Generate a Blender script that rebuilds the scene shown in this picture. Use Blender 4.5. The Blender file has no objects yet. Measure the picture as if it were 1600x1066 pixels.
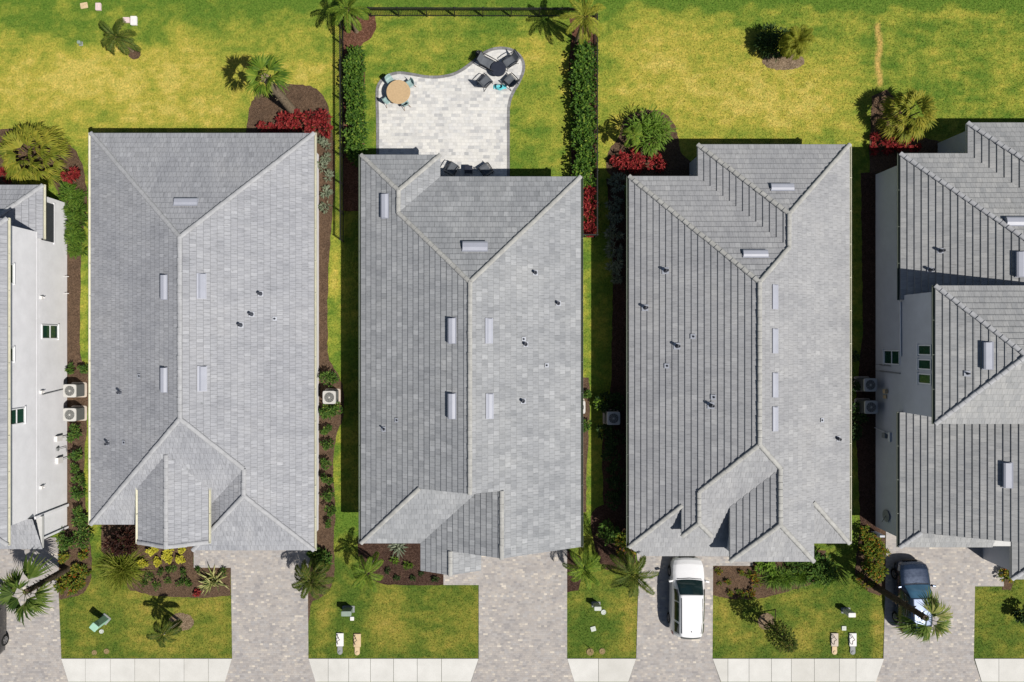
import bpy, bmesh, math, random
import numpy as np
from mathutils import Vector, Matrix, noise

# ------------------------------------------------------------------ camera, sky, sun, exposure
H = 44.3          # drone height in metres
S = 25.0          # plan units (photo pixels at ground level) per metre
NX, NY = 755, 533 # point straight below the drone
sc = bpy.context.scene
COL = sc.collection
cam = bpy.data.cameras.new("Camera")
camo = bpy.data.objects.new("Camera", cam); COL.objects.link(camo)
camo.location = (0, 0, H)
cam.sensor_width = 36; cam.lens = 36*H/64.0
cam.shift_x = 45/1600.0; cam.shift_y = 0
cam.clip_end = 2000
sc.camera = camo

SUNV = Vector((0.56, -0.40, 1.0)).normalized()
EL = math.asin(SUNV.z); AZ = math.atan2(SUNV.x, SUNV.y)
w = bpy.data.worlds.new("World"); sc.world = w; w.use_nodes = True
nt = w.node_tree; nt.nodes.clear()
sky = nt.nodes.new('ShaderNodeTexSky'); sky.sky_type = 'NISHITA'; sky.sun_disc = False
sky.sun_elevation = EL; sky.sun_rotation = AZ
bg = nt.nodes.new('ShaderNodeBackground'); bg.inputs[1].default_value = 0.05
ow = nt.nodes.new('ShaderNodeOutputWorld')
nt.links.new(sky.outputs[0], bg.inputs[0]); nt.links.new(bg.outputs[0], ow.inputs[0])
sl = bpy.data.lights.new("Sun", 'SUN'); sl.energy = 5.0; sl.angle = math.radians(0.5); sl.color = (1, .955, .89)
so = bpy.data.objects.new("Sun", sl); COL.objects.link(so)
so.rotation_euler = (-SUNV).to_track_quat('-Z', 'Y').to_euler(); so.location = (20, -15, 60)
sc.view_settings.view_transform = 'Standard'; sc.view_settings.look = 'None'
sc.view_settings.exposure = 0.0; sc.view_settings.gamma = 1.0; sc.view_settings.use_curve_mapping = False

sc.cycles.diffuse_bounces = 1
R = random.Random(7)
RN = np.random.default_rng(11)
rad = math.radians

def g(px, py, z=0.0):
    k = (H-z)/H/S
    return ((px-NX)*k, -(py-NY)*k)
def gz(px, py, z=0.0):
    x, y = g(px, py, z); return Vector((x, y, z))

# ------------------------------------------------------------------ mesh builder
class MB:
    def __init__(s): s.v=[]; s.f=[]; s.m=[]; s.uv=[]; s.r=[]; s.smooth=False; s.sm=[]
    def poly(s, pts, m=0, uv=None, r=None, sm=False):
        b=len(s.v); s.v += [tuple(p) for p in pts]
        s.f.append(tuple(range(b,b+len(pts)))); s.m.append(m); s.uv.append(uv)
        s.r.append(R.random() if r is None else r); s.sm.append(sm)
    def grid(s, rows, m=0, closed=False, sm=True, r=None):
        # rows: list of equal-length point lists
        b=len(s.v); n=len(rows[0])
        for row in rows: s.v += [tuple(p) for p in row]
        rr = R.random() if r is None else r
        for i in range(len(rows)-1):
            for j in range(n if closed else n-1):
                k=(j+1)%n
                s.f.append((b+i*n+j, b+i*n+k, b+(i+1)*n+k, b+(i+1)*n+j)); s.m.append(m); s.uv.append(None); s.r.append(rr); s.sm.append(sm)
    def box(s, c, d, rot=0, m=0, tilt=None, r=None):
        cx,cy,cz=c; a,b2,h=d[0]/2,d[1]/2,d[2]/2
        M=Matrix.Rotation(rot,3,'Z')
        if tilt is not None: M = M @ tilt
        P=[M@Vector((x*a,y*b2,z*h))+Vector(c) for z in(-1,1) for y in(-1,1) for x in(-1,1)]
        rr = R.random() if r is None else r
        for q in ((0,2,3,1),(4,5,7,6),(0,1,5,4),(2,6,7,3),(0,4,6,2),(1,3,7,5)):
            s.poly([P[i] for i in q], m, r=rr)
    def bbox(s, x0,x1,y0,y1,z0,z1,m=0):
        s.box(((x0+x1)/2,(y0+y1)/2,(z0+z1)/2),(abs(x1-x0),abs(y1-y0),z1-z0),m=m)
    def rbox(s, c, d, rot=0, m=0, bev=0.03, rc=None):
        # box with rounded vertical corners and chamfered top
        cx,cy,cz=c; a,b2,h=d[0]/2,d[1]/2,d[2]/2; rc = rc or min(a,b2)*.25
        M=Matrix.Rotation(rot,3,'Z')
        def ring(ins,z):
            out=[]; q=max(rc-ins,.003)
            for (sx,sy,a0) in((1,1,0),(-1,1,90),(-1,-1,180),(1,-1,270)):
                for t in range(5):
                    an=rad(a0+t*22.5)
                    out.append(M@Vector((sx*(a-ins-q)+q*math.cos(an), sy*(b2-ins-q)+q*math.sin(an), z))+Vector(c))
            return out
        rows=[ring(0,-h),ring(0,h-bev),ring(bev*.3,h-bev*.3),ring(bev,h)]
        s.grid(rows,m,closed=True,sm=False); s.poly(rows[-1],m)
    def tube(s, pts, rad_, n=8, m=0, cap=True, sm=True):
        pts=[Vector(p) for p in pts]
        if not hasattr(rad_,'__len__'): rad_=[rad_]*len(pts)
        rows=[]
        for i,p in enumerate(pts):
            t=(pts[min(i+1,len(pts)-1)]-pts[max(i-1,0)]).normalized()
            u=t.cross(Vector((0,0,1)) if abs(t.z)<.95 else Vector((1,0,0))).normalized(); w_=u.cross(t)
            rows.append([p+(u*math.cos(k*2*math.pi/n)+w_*math.sin(k*2*math.pi/n))*rad_[i] for k in range(n)])
        s.grid(rows,m,closed=True,sm=sm)
        if cap: s.poly(rows[0],m); s.poly(rows[-1],m)
    def lathe(s, c, prof, n=24, m=0, cap=True, sm=True):
        rows=[[(c[0]+r_*math.cos(k*2*math.pi/n), c[1]+r_*math.sin(k*2*math.pi/n), c[2]+z) for k in range(n)] for r_,z in prof]
        s.grid(rows,m,closed=True,sm=sm)
        if cap: s.poly(rows[-1],m)
    def prism(s, pts, z0, z1, m=0, mside=None):
        # pts: list of (x,y)
        s.poly([(x,y,z1) for x,y in pts], m)
        n=len(pts)
        for i in range(n):
            a=pts[i]; b=pts[(i+1)%n]
            s.poly([(a[0],a[1],z0),(b[0],b[1],z0),(b[0],b[1],z1),(a[0],a[1],z1)], m if mside is None else mside)
    def leaf(s, p, d, up, l, w_, m=0, droop=.15, r=None):
        # kite-shaped leaf from p along d
        d=d.normalized(); side=d.cross(up)
        if side.length<1e-3: side=Vector((1,0,0))
        side.normalize(); nrm=side.cross(d)
        a=p; b=p+d*l*.5+side*w_*.5+nrm*.02*l; c=p+d*l-Vector((0,0,droop*l)); e=p+d*l*.5-side*w_*.5+nrm*.02*l
        s.poly([a,b,c,e],m,r=r)
    def build(s, name, mats, parent=None, smooth=None):
        me=bpy.data.meshes.new(name); me.from_pydata(s.v,[],s.f)
        if not isinstance(mats,(list,tuple)): mats=[mats]
        for mt in mats: me.materials.append(mt)
        me.polygons.foreach_set('material_index', s.m)
        me.polygons.foreach_set('use_smooth', [bool(x) if smooth is None else smooth for x in s.sm])
        at=me.attributes.new('rnd','FLOAT','FACE'); at.data.foreach_set('value', s.r)
        if any(u is not None for u in s.uv):
            ul=me.uv_layers.new(name='UVMap'); k=0
            for fi,f in enumerate(s.f):
                u=s.uv[fi]
                for j in range(len(f)):
                    ul.data[k].uv = u[j] if u else (0,0); k+=1
        me.update()
        o=bpy.data.objects.new(name, me); COL.objects.link(o)
        if parent: o.parent=parent
        return o

def thing(name,label,cat,loc=(0,0,0),rotz=0,group=None):
    o=bpy.data.objects.new(name,None); COL.objects.link(o); o.empty_display_size=.3
    o.location=loc; o.rotation_euler=(0,0,rotz); o['label']=label; o['category']=cat
    if group: o['group']=group
    return o
def tag(o,label,cat,group=None):
    o['label']=label; o['category']=cat
    if group: o['group']=group
    return o
def struct(o,kind='structure'): o['kind']=kind; return o
def kids(o): return [c for c in bpy.data.objects if c.parent==o]
def dup(root, loc, rotz=0, label=None, group=None, scale=1.0, cat=None):
    r=root.copy(); COL.objects.link(r); r.location=loc; r.rotation_euler=(0,0,rotz)
    r.scale=(scale,scale,scale) if not hasattr(scale,'__len__') else scale
    if label: r['label']=label
    if group: r['group']=group
    if cat: r['category']=cat
    for ch in KIDS(root):
        c=ch.copy(); COL.objects.link(c); c.parent=r
        for gc in KIDS(ch):
            d=gc.copy(); COL.objects.link(d); d.parent=c
    return r
def KIDS(o): return list(o.children)

# ------------------------------------------------------------------ materials
class NT:
    def __init__(s,name):
        s.mat=bpy.data.materials.new(name); s.mat.use_nodes=True; s.t=s.mat.node_tree; s.t.nodes.clear()
        s.out=s.n('ShaderNodeOutputMaterial')
    def n(s,ty,**kw):
        nd=s.t.nodes.new(ty)
        for k,v in kw.items(): setattr(nd,k,v)
        return nd
    def l(s,a,b): s.t.links.new(a,b)
    def attr(s,name):
        return s.n('ShaderNodeAttribute',attribute_name=name)
    def ramp(s,fac,stops,interp='LINEAR'):
        r=s.n('ShaderNodeValToRGB'); e=r.color_ramp; e.interpolation=interp
        while len(e.elements)<len(stops): e.elements.new(.5)
        for el,(p,c) in zip(e.elements,stops): el.position=p; el.color=(*c,1)
        s.l(fac,r.inputs[0]); return r.outputs[0]
    def noise(s,vec,scale,detail=4,rough=.6):
        nd=s.n('ShaderNodeTexNoise'); nd.inputs['Scale'].default_value=scale; nd.inputs['Detail'].default_value=detail; nd.inputs['Roughness'].default_value=rough
        if vec is not None: s.l(vec,nd.inputs['Vector'])
        return nd.outputs[0]
    def mix(s,a,b,f,mode='MIX'):
        nd=s.n('ShaderNodeMix',data_type='RGBA',blend_type=mode)
        for i,x in ((0,f),(6,a),(7,b)):
            if hasattr(x,'is_linked') or hasattr(x,'links'): s.l(x,nd.inputs[i])
            else: nd.inputs[i].default_value = x if i==0 else (*x,1)
        return nd.outputs[2]
    def math(s,op,a,b=0.0):
        nd=s.n('ShaderNodeMath',operation=op)
        for i,x in ((0,a),(1,b)):
            if hasattr(x,'links'): s.l(x,nd.inputs[i])
            else: nd.inputs[i].default_value=x
        return nd.outputs[0]
    def maprange(s,v,a,b,c,d):
        nd=s.n('ShaderNodeMapRange'); s.l(v,nd.inputs[0])
        for i,x in enumerate((a,b,c,d)): nd.inputs[i+1].default_value=x
        return nd.outputs[0]
    def bump(s,h,strength=.3,dist=.02):
        b=s.n('ShaderNodeBump'); b.inputs['Strength'].default_value=strength; b.inputs['Distance'].default_value=dist
        s.l(h,b.inputs['Height']); return b.outputs[0]
    def bsdf(s,color,rough=.7,spec=.3,metal=0,normal=None,coat=0):
        b=s.n('ShaderNodeBsdfPrincipled')
        if hasattr(color,'links'): s.l(color,b.inputs['Base Color'])
        else: b.inputs['Base Color'].default_value=(*color,1)
        if hasattr(rough,'links'): s.l(rough,b.inputs['Roughness'])
        else: b.inputs['Roughness'].default_value=rough
        b.inputs['Specular IOR Level'].default_value=spec; b.inputs['Metallic'].default_value=metal
        b.inputs['Coat Weight'].default_value=coat; b.inputs['Coat Roughness'].default_value=.03
        if normal is not None: s.l(normal,b.inputs['Normal'])
        return b
    def done(s,sh): s.l(sh.outputs[0],s.out.inputs[0]); return s.mat
    def pos(s): return s.n('ShaderNodeNewGeometry').outputs['Position']
    def objc(s): return s.n('ShaderNodeTexCoord').outputs['Object']
    def uv(s): return s.n('ShaderNodeTexCoord').outputs['UV']

def simple(name,c,rough=.6,spec=.3,metal=0,var=.12,scale=6,coat=0,bump=0):
    t=NT(name); p=t.objc(); nz=t.noise(p,scale,5,.65)
    lo=tuple(x*(1-var) for x in c); hi=tuple(min(1,x*(1+var)) for x in c)
    col=t.ramp(nz,[(.3,lo),(.7,hi)])
    nb=t.bump(t.noise(p,scale*8,3),bump,.01) if bump else None
    return t.done(t.bsdf(col,t.maprange(nz,.2,.8,max(0,rough-.06),min(1,rough+.06)),spec,metal,nb,coat))

def leafmat(name,stops,trans=.35,rough=.5):
    t=NT(name); a=t.attr('rnd'); oi=t.n('ShaderNodeObjectInfo')
    col=t.ramp(a.outputs['Fac'],stops)
    col=t.mix(col,t.mix(col,(.6,.6,.5),1.0,'MULTIPLY'),t.math('MULTIPLY',oi.outputs['Random'],.5))
    b=t.bsdf(col,max(rough,.6),.2)
    tr=t.n('ShaderNodeBsdfTranslucent'); t.l(t.mix(col,(1.0,1.0,.45),1.0,'MULTIPLY'),tr.inputs[0])
    mx=t.n('ShaderNodeMixShader'); mx.inputs[0].default_value=trans
    t.l(b.outputs[0],mx.inputs[1]); t.l(tr.outputs[0],mx.inputs[2])
    return t.done(mx)

def roofmat(name,dark,light,tw=.33,th=.355,mort=.012,streak=.5,mdark=.55):
    t=NT(name); uv=t.uv(); p=t.pos()
    br=t.n('ShaderNodeTexBrick'); br.offset=.5; br.offset_frequency=2
    t.l(uv,br.inputs['Vector'])
    br.inputs['Color1'].default_value=(0,0,0,1); br.inputs['Color2'].default_value=(1,1,1,1); br.inputs['Mortar'].default_value=(.5,.5,.5,1)
    br.inputs['Scale'].default_value=1; br.inputs['Mortar Size'].default_value=mort; br.inputs['Mortar Smooth'].default_value=.3
    br.inputs['Brick Width'].default_value=tw; br.inputs['Row Height'].default_value=th
    mid=tuple((a+b)/2 for a,b in zip(dark,light))
    pale=tuple(min(1,x*1.08) for x in light)
    col=t.ramp(br.outputs['Color'],[(0,dark),(.3,mid),(.7,tuple(x*1.03 for x in mid)),(.93,light),(1,pale)])
    # streaky wear running down each tile
    mp=t.n('ShaderNodeMapping'); mp.inputs['Scale'].default_value=(17,2.2,1); t.l(uv,mp.inputs['Vector'])
    st=t.noise(mp.outputs[0],1,4,.6)
    col=t.mix(col,t.ramp(st,[(.27,tuple(.66 for _ in range(3))),(.48,(1,1,1)),(.75,(1.1,1.1,1.1))]),streak,'MULTIPLY')
    mp2=t.n('ShaderNodeMapping'); mp2.inputs['Scale'].default_value=(1.7,.16,1); t.l(uv,mp2.inputs['Vector'])
    s2=t.noise(mp2.outputs[0],1,5,.7)
    col=t.mix(col,t.ramp(s2,[(.3,(.84,.845,.85)),(.5,(1,1,1)),(.72,(1.07,1.065,1.05))]),.9,'MULTIPLY')
    spk=t.noise(p,7.5,2,.5)
    col=t.mix(col,t.ramp(spk,[(.24,(.72,.73,.70)),(.34,(1,1,1))]),.8,'MULTIPLY')
    big=t.noise(p,.35,5,.6)
    col=t.mix(col,t.ramp(big,[(.3,(.86,.865,.88)),(.55,(1,1,1)),(.75,(1.06,1.05,1.03))]),1.0,'MULTIPLY')
    fine=t.noise(p,34,3,.7)
    col=t.mix(col,t.ramp(fine,[(.25,(.82,.82,.82)),(.6,(1.05,1.05,1.05))]),.7,'MULTIPLY')
    col=t.mix(col,t.mix(col,(mdark,mdark,mdark),1.0,'MULTIPLY'),br.outputs['Fac'])
    hh=t.math('SUBTRACT',t.math('ADD',t.math('MULTIPLY',fine,.15),t.math('MULTIPLY',br.outputs['Color'],.35)),br.outputs['Fac'])
    return t.done(t.bsdf(col,.78,.25,normal=t.bump(hh,.5,.012)))

def pavermat(name,bw,bh,stops,mcol,mort=.008,rot=0.0,stain=.2):
    t=NT(name); p=t.pos()
    mp=t.n('ShaderNodeMapping'); mp.inputs['Rotation'].default_value=(0,0,rot); t.l(p,mp.inputs['Vector']); v=mp.outputs[0]
    def brick(bw,bh,off,fr,sq=1,sqf=2):
        br=t.n('ShaderNodeTexBrick'); br.offset=off; br.offset_frequency=fr; br.squash=sq; br.squash_frequency=sqf
        t.l(v,br.inputs['Vector']); br.inputs['Color1'].default_value=(0,0,0,1); br.inputs['Color2'].default_value=(1,1,1,1); br.inputs['Mortar'].default_value=(.5,.5,.5,1)
        br.inputs['Scale'].default_value=1; br.inputs['Mortar Size'].default_value=mort; br.inputs['Mortar Smooth'].default_value=.2
        br.inputs['Brick Width'].default_value=bw; br.inputs['Row Height'].default_value=bh
        return br
    a=brick(bw,bh,.37,2,1.5,3)
    col=t.ramp(a.outputs['Color'],stops)
    nz=t.noise(p,1.1,5,.6); fine=t.noise(p,40,3,.7); mid=t.noise(p,5,3,.6)
    col=t.mix(col,t.ramp(nz,[(.3,(.8,.8,.82)),(.6,(1.03,1.02,1))]),stain*3,'MULTIPLY')
    col=t.mix(col,t.ramp(fine,[(.3,(.8,.8,.8)),(.6,(1.05,1.05,1.05))]),.6,'MULTIPLY')
    col=t.mix(col,t.ramp(mid,[(.3,(.88,.87,.86)),(.6,(1.04,1.04,1.04))]),.6,'MULTIPLY')
    col=t.mix(col,mcol,a.outputs['Fac'])
    hh=t.math('SUBTRACT',t.math('ADD',t.math('MULTIPLY',fine,.25),t.math('MULTIPLY',a.outputs['Color'],.3)),a.outputs['Fac'])
    return t.done(t.bsdf(col,.85,.2,normal=t.bump(hh,.5,.01)))

M={}
M['roof_a']=roofmat('pale shake tile',(.30,.307,.33),(.362,.37,.393),tw=.22,th=.355,mort=.011,streak=1.0,mdark=.72)
M['roof_b']=roofmat('flat grey tile',(.258,.268,.281),(.352,.362,.374),tw=.30,th=.355,mort=.011,streak=.8,mdark=.7)
M['roof_c']=roofmat('warm grey tile',(.298,.302,.314),(.352,.356,.364),tw=.30,th=.355,mort=.010,streak=.9,mdark=.76)
M['roof_d']=roofmat('weathered grey tile',(.285,.292,.298),(.36,.362,.36),tw=.30,th=.355,mort=.010,streak=.9,mdark=.74)
M['cap_pale']=simple('ridge tile pale',(.365,.37,.383),.8,.2,var=.16,scale=3,bump=.3)
M['cap_warm']=simple('ridge tile warm',(.362,.36,.343),.8,.2,var=.2,scale=3,bump=.3)
M['vent']=simple('painted vent metal',(.35,.365,.42),.45,.4,var=.05,scale=2)
M['pipe']=simple('vent pipe lead',(.05,.055,.07),.5,.4,var=.08)
M['flash']=simple('pipe flashing',(.40,.42,.47),.5,.4,var=.08)
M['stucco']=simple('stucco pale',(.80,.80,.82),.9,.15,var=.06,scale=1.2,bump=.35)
M['stucco_sky_shade']=simple('stucco with painted sky shade',(.52,.54,.58),.9,.15,var=.06,scale=1.2,bump=.35)  # white walls; blue-grey of sky-lit shade is mixed into the colour
M['trim']=simple('white trim',(.74,.75,.76),.6,.3,var=.04,scale=2)
M['soffit']=simple('soffit and fascia',(.55,.55,.54),.7,.2,var=.05)
M['gutter_cream']=simple('cream gutter',(.66,.64,.50),.5,.3,var=.1,scale=3)
M['gutter_shade_tone']=simple('gutter with painted shade',(.10,.12,.095),.5,.3,var=.15)  # cream gutters; dark green of shade and reflection is painted in
M['frame']=simple('window frame white',(.78,.79,.80),.45,.4,var=.03)
def glassmat(name,c):
    t=NT(name); nz=t.noise(t.objc(),1.5,2)
    return t.done(t.bsdf(t.ramp(nz,[(.3,tuple(x*.7 for x in c)),(.7,c)]),.06,.6))
M['glass']=glassmat('window glass green',(.016,.06,.04))
M['car_glass']=glassmat('car glass',(.012,.03,.032))
M['car_glass_sky']=glassmat('windscreen painted sky reflection',(.07,.17,.27))  # sky reflection on the screen is put into the glass colour
M['concrete']=None
t=NT('concrete sidewalk'); p=t.pos(); n1=t.noise(p,.8,5,.6); n2=t.noise(p,30,3,.7)
oi=t.n('ShaderNodeAttribute',attribute_name='rnd')
c=t.ramp(n1,[(.3,(.555,.548,.52)),(.7,(.645,.638,.61))]); c=t.mix(c,t.ramp(n2,[(.3,(.93,.93,.93)),(.7,(1.03,1.03,1.03))]),1.0,'MULTIPLY')
c=t.mix(c,t.ramp(oi.outputs['Fac'],[(0,(.93,.92,.90)),(1,(1.03,1.03,1.03))]),1.0,'MULTIPLY')
M['concrete']=t.done(t.bsdf(c,.85,.2,normal=t.bump(n2,.25,.006)))
M['asphalt']=simple('asphalt',(.055,.055,.058),.85,.2,var=.2,scale=20,bump=.5)
M['paver']=pavermat('driveway pavers',.19,.125,[(0,(.32,.305,.30)),(.2,(.375,.352,.338)),(.5,(.415,.383,.358)),(.72,(.40,.386,.38)),(.9,(.445,.41,.378)),(.97,(.53,.485,.425)),(1,(.61,.56,.49))],(.36,.34,.32),.005,stain=.3)
M['patio']=pavermat('patio travertine pavers',.27,.20,[(0,(.42,.425,.43)),(.1,(.52,.52,.515)),(.3,(.60,.595,.57)),(.7,(.67,.66,.63)),(.9,(.61,.61,.60)),(1,(.51,.515,.51))],(.52,.51,.49),.006)
M['border']=pavermat('patio border pavers',.3,.2,[(0,(.17,.17,.175)),(.5,(.21,.21,.215)),(1,(.26,.26,.265))],(.13,.13,.13))
def mulchmat(name,a,b,c_):
    t=NT(name); p=t.pos(); vo=t.n('ShaderNodeTexVoronoi'); vo.inputs['Scale'].default_value=19; t.l(p,vo.inputs['Vector'])
    n1=t.noise(p,1.6,5,.65); n2=t.noise(p,45,4,.7)
    sp=t.n('ShaderNodeSeparateColor'); t.l(vo.outputs['Color'],sp.inputs[0])
    col=t.ramp(sp.outputs[0],[(0,a),(.5,b),(.95,c_),(1,tuple(min(1,x*1.15) for x in c_))])
    col=t.mix(col,t.ramp(n1,[(.3,(.72,.72,.74)),(.7,(1.15,1.12,1.08))]),.9,'MULTIPLY')
    col=t.mix(col,t.ramp(n2,[(.3,(.6,.6,.6)),(.65,(1.15,1.15,1.15))]),.8,'MULTIPLY')
    return t.done(t.bsdf(col,.95,.1,normal=t.bump(t.math('ADD',n2,sp.outputs[1]),.9,.04)))
M['mulch']=mulchmat('brown mulch',(.085,.055,.036),(.135,.087,.056),(.165,.11,.073))
M['mulch_red']=mulchmat('red brown mulch',(.10,.045,.028),(.16,.075,.047),(.23,.12,.08))
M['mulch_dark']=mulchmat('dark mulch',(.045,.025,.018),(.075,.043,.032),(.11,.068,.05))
M['mulch_pale']=mulchmat('dry mulch ring',(.17,.12,.075),(.25,.185,.12),(.33,.25,.17))
t=NT('lawn soil and thatch'); p=t.pos(); a=t.attr('lawn'); n2=t.noise(p,8.5,4,.8); n3=t.noise(p,2.6,4,.7)
c=t.mix(a.outputs['Color'],t.ramp(n2,[(.3,(.42,.5,.4)),(.5,(.95,.96,.9)),(.68,(1.4,1.25,1.3))]),1.0,'MULTIPLY')
c=t.mix(c,t.ramp(n3,[(.3,(.72,.84,.75)),(.65,(1.2,1.09,1.15))]),.85,'MULTIPLY')
M['lawn']=t.done(t.bsdf(c,.9,.1,normal=t.bump(n2,.9,.05)))
t=NT('grass blades'); a=t.attr('lawn'); b=t.bsdf(a.outputs['Color'],.6,.2); tr=t.n('ShaderNodeBsdfTranslucent'); t.l(a.outputs['Color'],tr.inputs[0])
mx=t.n('ShaderNodeMixShader'); mx.inputs[0].default_value=.35; t.l(b.outputs[0],mx.inputs[1]); t.l(tr.outputs[0],mx.inputs[2]); M['grass']=t.done(mx)
M['fence']=simple('black fence paint',(.018,.018,.018),.4,.4,var=.2)
M['white_paint']=simple('white car paint',(.80,.80,.81),.25,.5,var=.01,coat=1)
M['navy_paint']=simple('navy car paint',(.028,.045,.085),.28,.5,var=.03,coat=1,metal=.4)
M['grey_paint']=simple('charcoal car paint',(.03,.03,.033),.22,.5,var=.03,coat=1,metal=.3)
M['tyre']=simple('tyre rubber',(.015,.015,.015),.85,.2)
M['rim']=simple('alloy rim',(.35,.35,.36),.35,.5,metal=.7)
M['blackplastic']=simple('black plastic',(.02,.02,.022),.55,.3)
M['lampglass']=simple('lamp glass',(.55,.56,.58),.12,.6)
M['redlamp']=simple('red lamp',(.30,.01,.01),.2,.5)
M['ac_case']=simple('condenser case',(.50,.49,.46),.5,.4,var=.05)
M['ac_side']=simple('condenser louvres',(.10,.105,.10),.6,.3,var=.2,scale=30)
M['ac_fan']=simple('fan steel',(.40,.40,.41),.4,.5,metal=.5)
M['ac_dark']=simple('fan well',(.05,.055,.06),.7,.2)
M['pad']=simple('equipment pad',(.52,.45,.38),.85,.2,var=.1)
M['mint']=simple('mint green pedestal',(.33,.55,.42),.55,.3,var=.06)
M['boxgreen']=simple('grey green cabinet',(.24,.30,.25),.6,.3,var=.1)
M['boxpale']=simple('pale grey cabinet',(.50,.53,.48),.6,.3,var=.08)
M['lid_white']=simple('white lid',(.72,.70,.68),.7,.2,var=.06)
M['lid_pink']=simple('pale pink lid',(.66,.52,.50),.7,.2,var=.06)
M['lid_tan']=simple('tan lid',(.58,.44,.27),.7,.2,var=.12)
M['lid_brown']=simple('weathered brown lid',(.24,.18,.085),.8,.2,var=.2,scale=12)
M['lid_grey']=simple('grey lid',(.26,.27,.27),.7,.2,var=.12)
M['pipe_dark']=simple('dark pipe',(.06,.045,.035),.5,.3)
M['wood']=None
t=NT('table wood'); p=t.objc(); wv=t.n('ShaderNodeTexWave',wave_type='BANDS'); wv.bands_direction='X'; wv.inputs['Scale'].default_value=4.5; wv.inputs['Distortion'].default_value=1.2; t.l(p,wv.inputs['Vector'])
c=t.ramp(wv.outputs['Fac'],[(0,(.40,.27,.14)),(.12,(.50,.355,.20)),(.9,(.54,.39,.225)),(1,(.42,.29,.155))]); c=t.mix(c,t.ramp(t.noise(p,9,3),[(.3,(.88,.88,.88)),(.7,(1.08,1.08,1.08))]),1.0,'MULTIPLY')
M['wood']=t.done(t.bsdf(c,.6,.3))
M['wood_dark']=simple('chair leg wood',(.27,.15,.07),.6,.3)
M['teal']=simple('teal seat shell',(.27,.38,.37),.5,.3,var=.06)
M['aqua']=simple('aqua cloth',(.12,.52,.58),.7,.2,var=.25,scale=9)
M['sling']=simple('grey sling fabric',(.105,.115,.13),.75,.2,var=.12,scale=14)
M['frame_dark']=simple('dark furniture frame',(.014,.015,.019),.4,.4,var=.1)
M['tabletop_dark']=simple('dark table top',(.02,.024,.038),.45,.4,var=.15)
M['trunk']=simple('palm trunk fibre',(.20,.155,.105),.9,.1,var=.4,scale=9,bump=.8)
M['trunk_dark']=simple('dark palm trunk',(.085,.065,.045),.9,.1,var=.4,scale=9,bump=.8)
M['trunk_pale']=simple('pale smooth trunk',(.40,.37,.33),.8,.1,var=.2,scale=6)
M['stem']=simple('shrub stem',(.10,.065,.04),.9,.1,var=.3)
M['palm_bright']=leafmat('palm leaf bright',[(0,(.06,.13,.016)),(.5,(.17,.28,.03)),(1,(.36,.42,.06))],.42)
M['palm_lawn']=leafmat('pale fine palm leaf',[(0,(.22,.28,.03)),(.5,(.38,.40,.05)),(1,(.52,.50,.09))],.55)
M['palm_yellow']=leafmat('palm leaf yellow green',[(0,(.14,.19,.02)),(.5,(.32,.35,.045)),(1,(.52,.47,.07))],.45)
M['palm_deep']=leafmat('palm leaf deep green',[(0,(.022,.05,.012)),(.5,(.05,.105,.02)),(1,(.11,.17,.04))])
M['palm_olive']=leafmat('palm leaf olive',[(0,(.035,.065,.012)),(.5,(.10,.15,.022)),(.85,(.20,.215,.04)),(1,(.26,.20,.07))],.4)
M['fan_grey']=leafmat('fan palm leaf',[(0,(.035,.075,.014)),(.5,(.11,.18,.028)),(.9,(.22,.28,.06)),(1,(.36,.36,.12))],.4)
M['hedge']=leafmat('hedge leaf',[(0,(.02,.06,.01)),(.45,(.07,.155,.018)),(.85,(.16,.27,.032)),(1,(.28,.37,.05))],.35,.35)
M['shrub']=leafmat('shrub leaf',[(0,(.025,.065,.012)),(.5,(.06,.13,.02)),(.9,(.13,.22,.035)),(1,(.25,.28,.06))],.3,.45)
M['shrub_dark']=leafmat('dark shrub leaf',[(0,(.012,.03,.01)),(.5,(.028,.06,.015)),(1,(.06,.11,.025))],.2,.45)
M['shrub_lime']=leafmat('lime shrub leaf',[(0,(.06,.13,.015)),(.5,(.13,.24,.025)),(1,(.24,.36,.05))],.4)
M['ground_green']=leafmat('liriope leaf',[(0,(.03,.08,.01)),(.5,(.09,.18,.02)),(1,(.20,.30,.04))],.35)
M['red']=leafmat('red croton leaf',[(0,(.04,.01,.008)),(.35,(.19,.016,.018)),(.75,(.36,.04,.04)),(.93,(.42,.08,.06)),(1,(.09,.10,.02))],.25)
M['burgundy']=leafmat('burgundy leaf',[(0,(.012,.005,.004)),(.6,(.04,.013,.009)),(.9,(.07,.02,.012)),(1,(.03,.045,.012))],.15)
M['yellow']=leafmat('golden leaf',[(0,(.36,.34,.02)),(.5,(.60,.56,.045)),(1,(.72,.66,.12))],.3)
M['orange']=leafmat('croton leaf orange',[(0,(.05,.10,.015)),(.5,(.13,.20,.022)),(.76,(.28,.25,.028)),(.92,(.42,.20,.03)),(1,(.40,.09,.02))],.3)
M['silver']=leafmat('silver leaf',[(0,(.10,.13,.08)),(.5,(.20,.24,.16)),(1,(.34,.37,.27))],.15)
M['bamboo']=leafmat('yellow green grass leaf',[(0,(.10,.15,.015)),(.5,(.22,.26,.03)),(1,(.36,.37,.07))],.4)
M['stripe']=leafmat('striped leaf',[(0,(.10,.17,.05)),(.5,(.42,.42,.15)),(1,(.62,.58,.28))],.25)
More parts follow.
